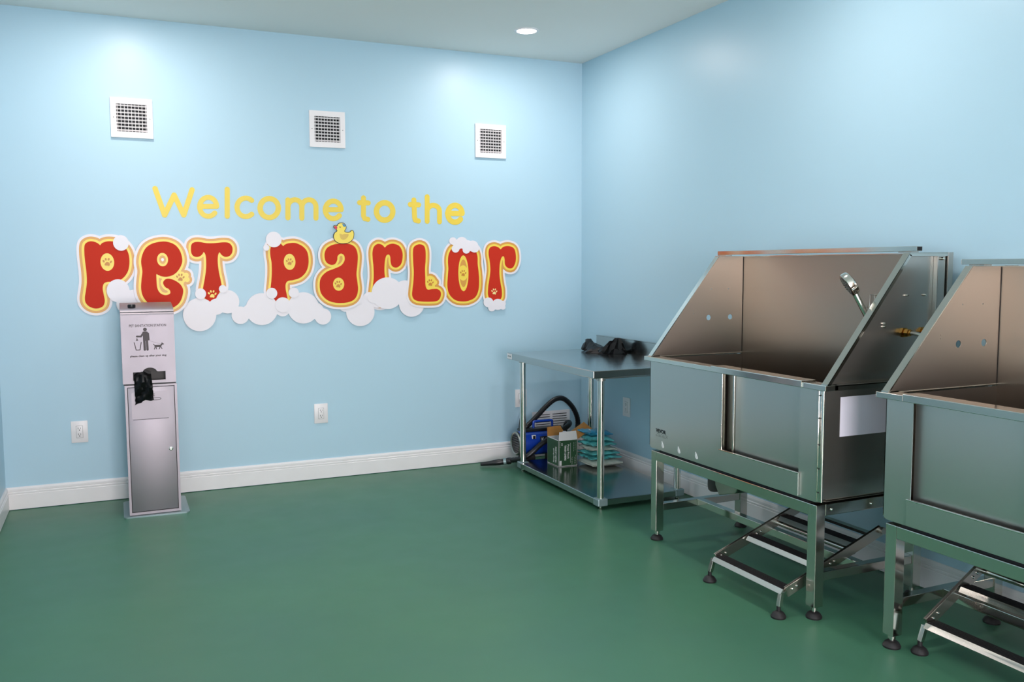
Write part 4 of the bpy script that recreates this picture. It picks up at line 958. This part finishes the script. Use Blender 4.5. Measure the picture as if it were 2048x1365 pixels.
# blower / dryer behind the shelf
vc = thing('pet_dryer', 'blue pet dryer with a round black end and top handle behind the table leg', 'pet dryer', (-.42, -.190, 0))
R_ = .088; zc = .150
MB().lathe([(0, -.165), (R_*.80, -.165), (R_*.98, -.150), (R_, -.13), (R_, .15), (R_*.9, .17), (R_*.6, .185), (0, .185)], (0, 0, zc), (1, 0, 0), 40).build('motor_body', 'blue_plastic', vc)
eg = MB().lathe([(0, 0), (.072, 0), (.080, .006), (.080, .018), (.072, .024), (.066, .020), (0, .020)], (-.163, 0, zc), (-1, 0, 0), 36).build('filter_cover', 'black_plastic', vc)
MB().lathe([(.066, .021), (.073, .026), (.076, .024), (.080, .018), (.074, .018)], (-.163, 0, zc), (-1, 0, 0), 36, closed=True).build('cover_ring', 'hose_braid', eg)
gr = MB()
for k in range(7):
    zz = -.048+k*.016; ln_ = math.sqrt(max(0, .062**2-zz*zz)); gr.box(-.1855, -.183, -ln_, ln_, zc+zz-.002, zc+zz+.002)
gr.build('grille_bars', 'rubber', eg, smooth=0)
MB().box(-.155, .16, -.045, .045, .225, .246, .008).build('top_deck', 'black_plastic', vc, smooth=0)
MB().tube([(-.05, 0, .240), (-.05, 0, .280), (-.035, 0, .289), (.075, 0, .289), (.09, 0, .280), (.09, 0, .240)], .0085, 12, 3).build('carry_handle', 'blue_plastic', vc)
MB().box(-.13, -.07, -.075, .075, .0, .075, .006).box(.07, .13, -.075, .075, 0, .075, .006).build('feet', 'rubber', vc, smooth=0)
MB().box(-.098, -.070, -R_+.008, -R_+.020, .182, .212, .002).build('switch_plate', 'plastic_white', vc, smooth=0)
MB().box(-.093, -.075, -R_+.003, -R_+.012, .186, .208, .002).build('rocker_switch', 'black_plastic', vc, smooth=0)
pnl = MB().box(-.040, .050, -R_-.001, -R_+.012, .160, .200, .002).build('name_plate', 'black_plastic', vc, smooth=0)
text_mb('K-9 II', .030, face_y(-.034, -R_-.0014, .171), .0003, .001, .95).build('plate_lettering', 'plastic_white', pnl, smooth=0)

# dryer hose with its nozzle
hz = thing('dryer_hose', 'black corrugated hose arching over the blue dryer, nozzle lying on the floor', 'hose', (-.42, -.19, 0))
def rel(P): return [(x+.42, y+.19, z) for x, y, z in P]
MB().tube(rel([(-.655, -.215, .045), (-.60, -.285, .065), (-.545, -.315, .105), (-.48, -.318, .155), (-.40, -.318, .200), (-.33, -.315, .235), (-.27, -.305, .262), (-.232, -.26, .272), (-.222, -.20, .262), (-.215, -.16, .21), (-.20, -.13, .15), (-.150, -.12, .12), (-.105, -.125, .18), (-.098, -.13, .26), (-.130, -.14, .335),
              (-.180, -.145, .395), (-.235, -.15, .428), (-.295, -.15, .420), (-.36, -.15, .375), (-.43, -.155, .315), (-.50, -.165, .262), (-.545, -.175, .24), (-.575, -.185, .20)]), .0165, 14, 9, ribs=1).build('corrugated_hose', 'black_plastic', hz)
MB().lathe([(0, 0), (.022, 0), (.023, .02), (.020, .03), (.019, .07), (.021, .075), (.019, .11), (.012, .19), (.010, .205), (0, .205)], rel([(-.650, -.215, .042)])[0], Vector((-.190, .088, -.026)).normalized(), 24).build('nozzle', 'black_plastic', hz)
MB().lathe([(0, 0), (.0225, 0), (.0225, .018), (0, .018)], tuple(Vector(rel([(-.650, -.215, .042)])[0])+Vector((-.190, .088, -.026)).normalized()*.032), Vector((-.190, .088, -.026)).normalized(), 24).build('grey_collar', 'base_grey', hz)
# power cord and plug
pc = thing('power_cord', 'thin black power cord from the outlet behind the table leg to the dryer', 'power cord', (-.478, -.006, .40))
MB().box(-.013, .013, -.030, -.0035, -.006, .020, .003).build('plug', 'black_plastic', pc, smooth=0)
MB().tube([(0, -.028, -.004), (-.012, -.04, -.06), (-.035, -.055, -.12), (-.052, -.08, -.18), (-.055, -.11, -.225), (-.050, -.135, -.245)], .0035, 8, 5).build('cord', 'black_plastic', pc)
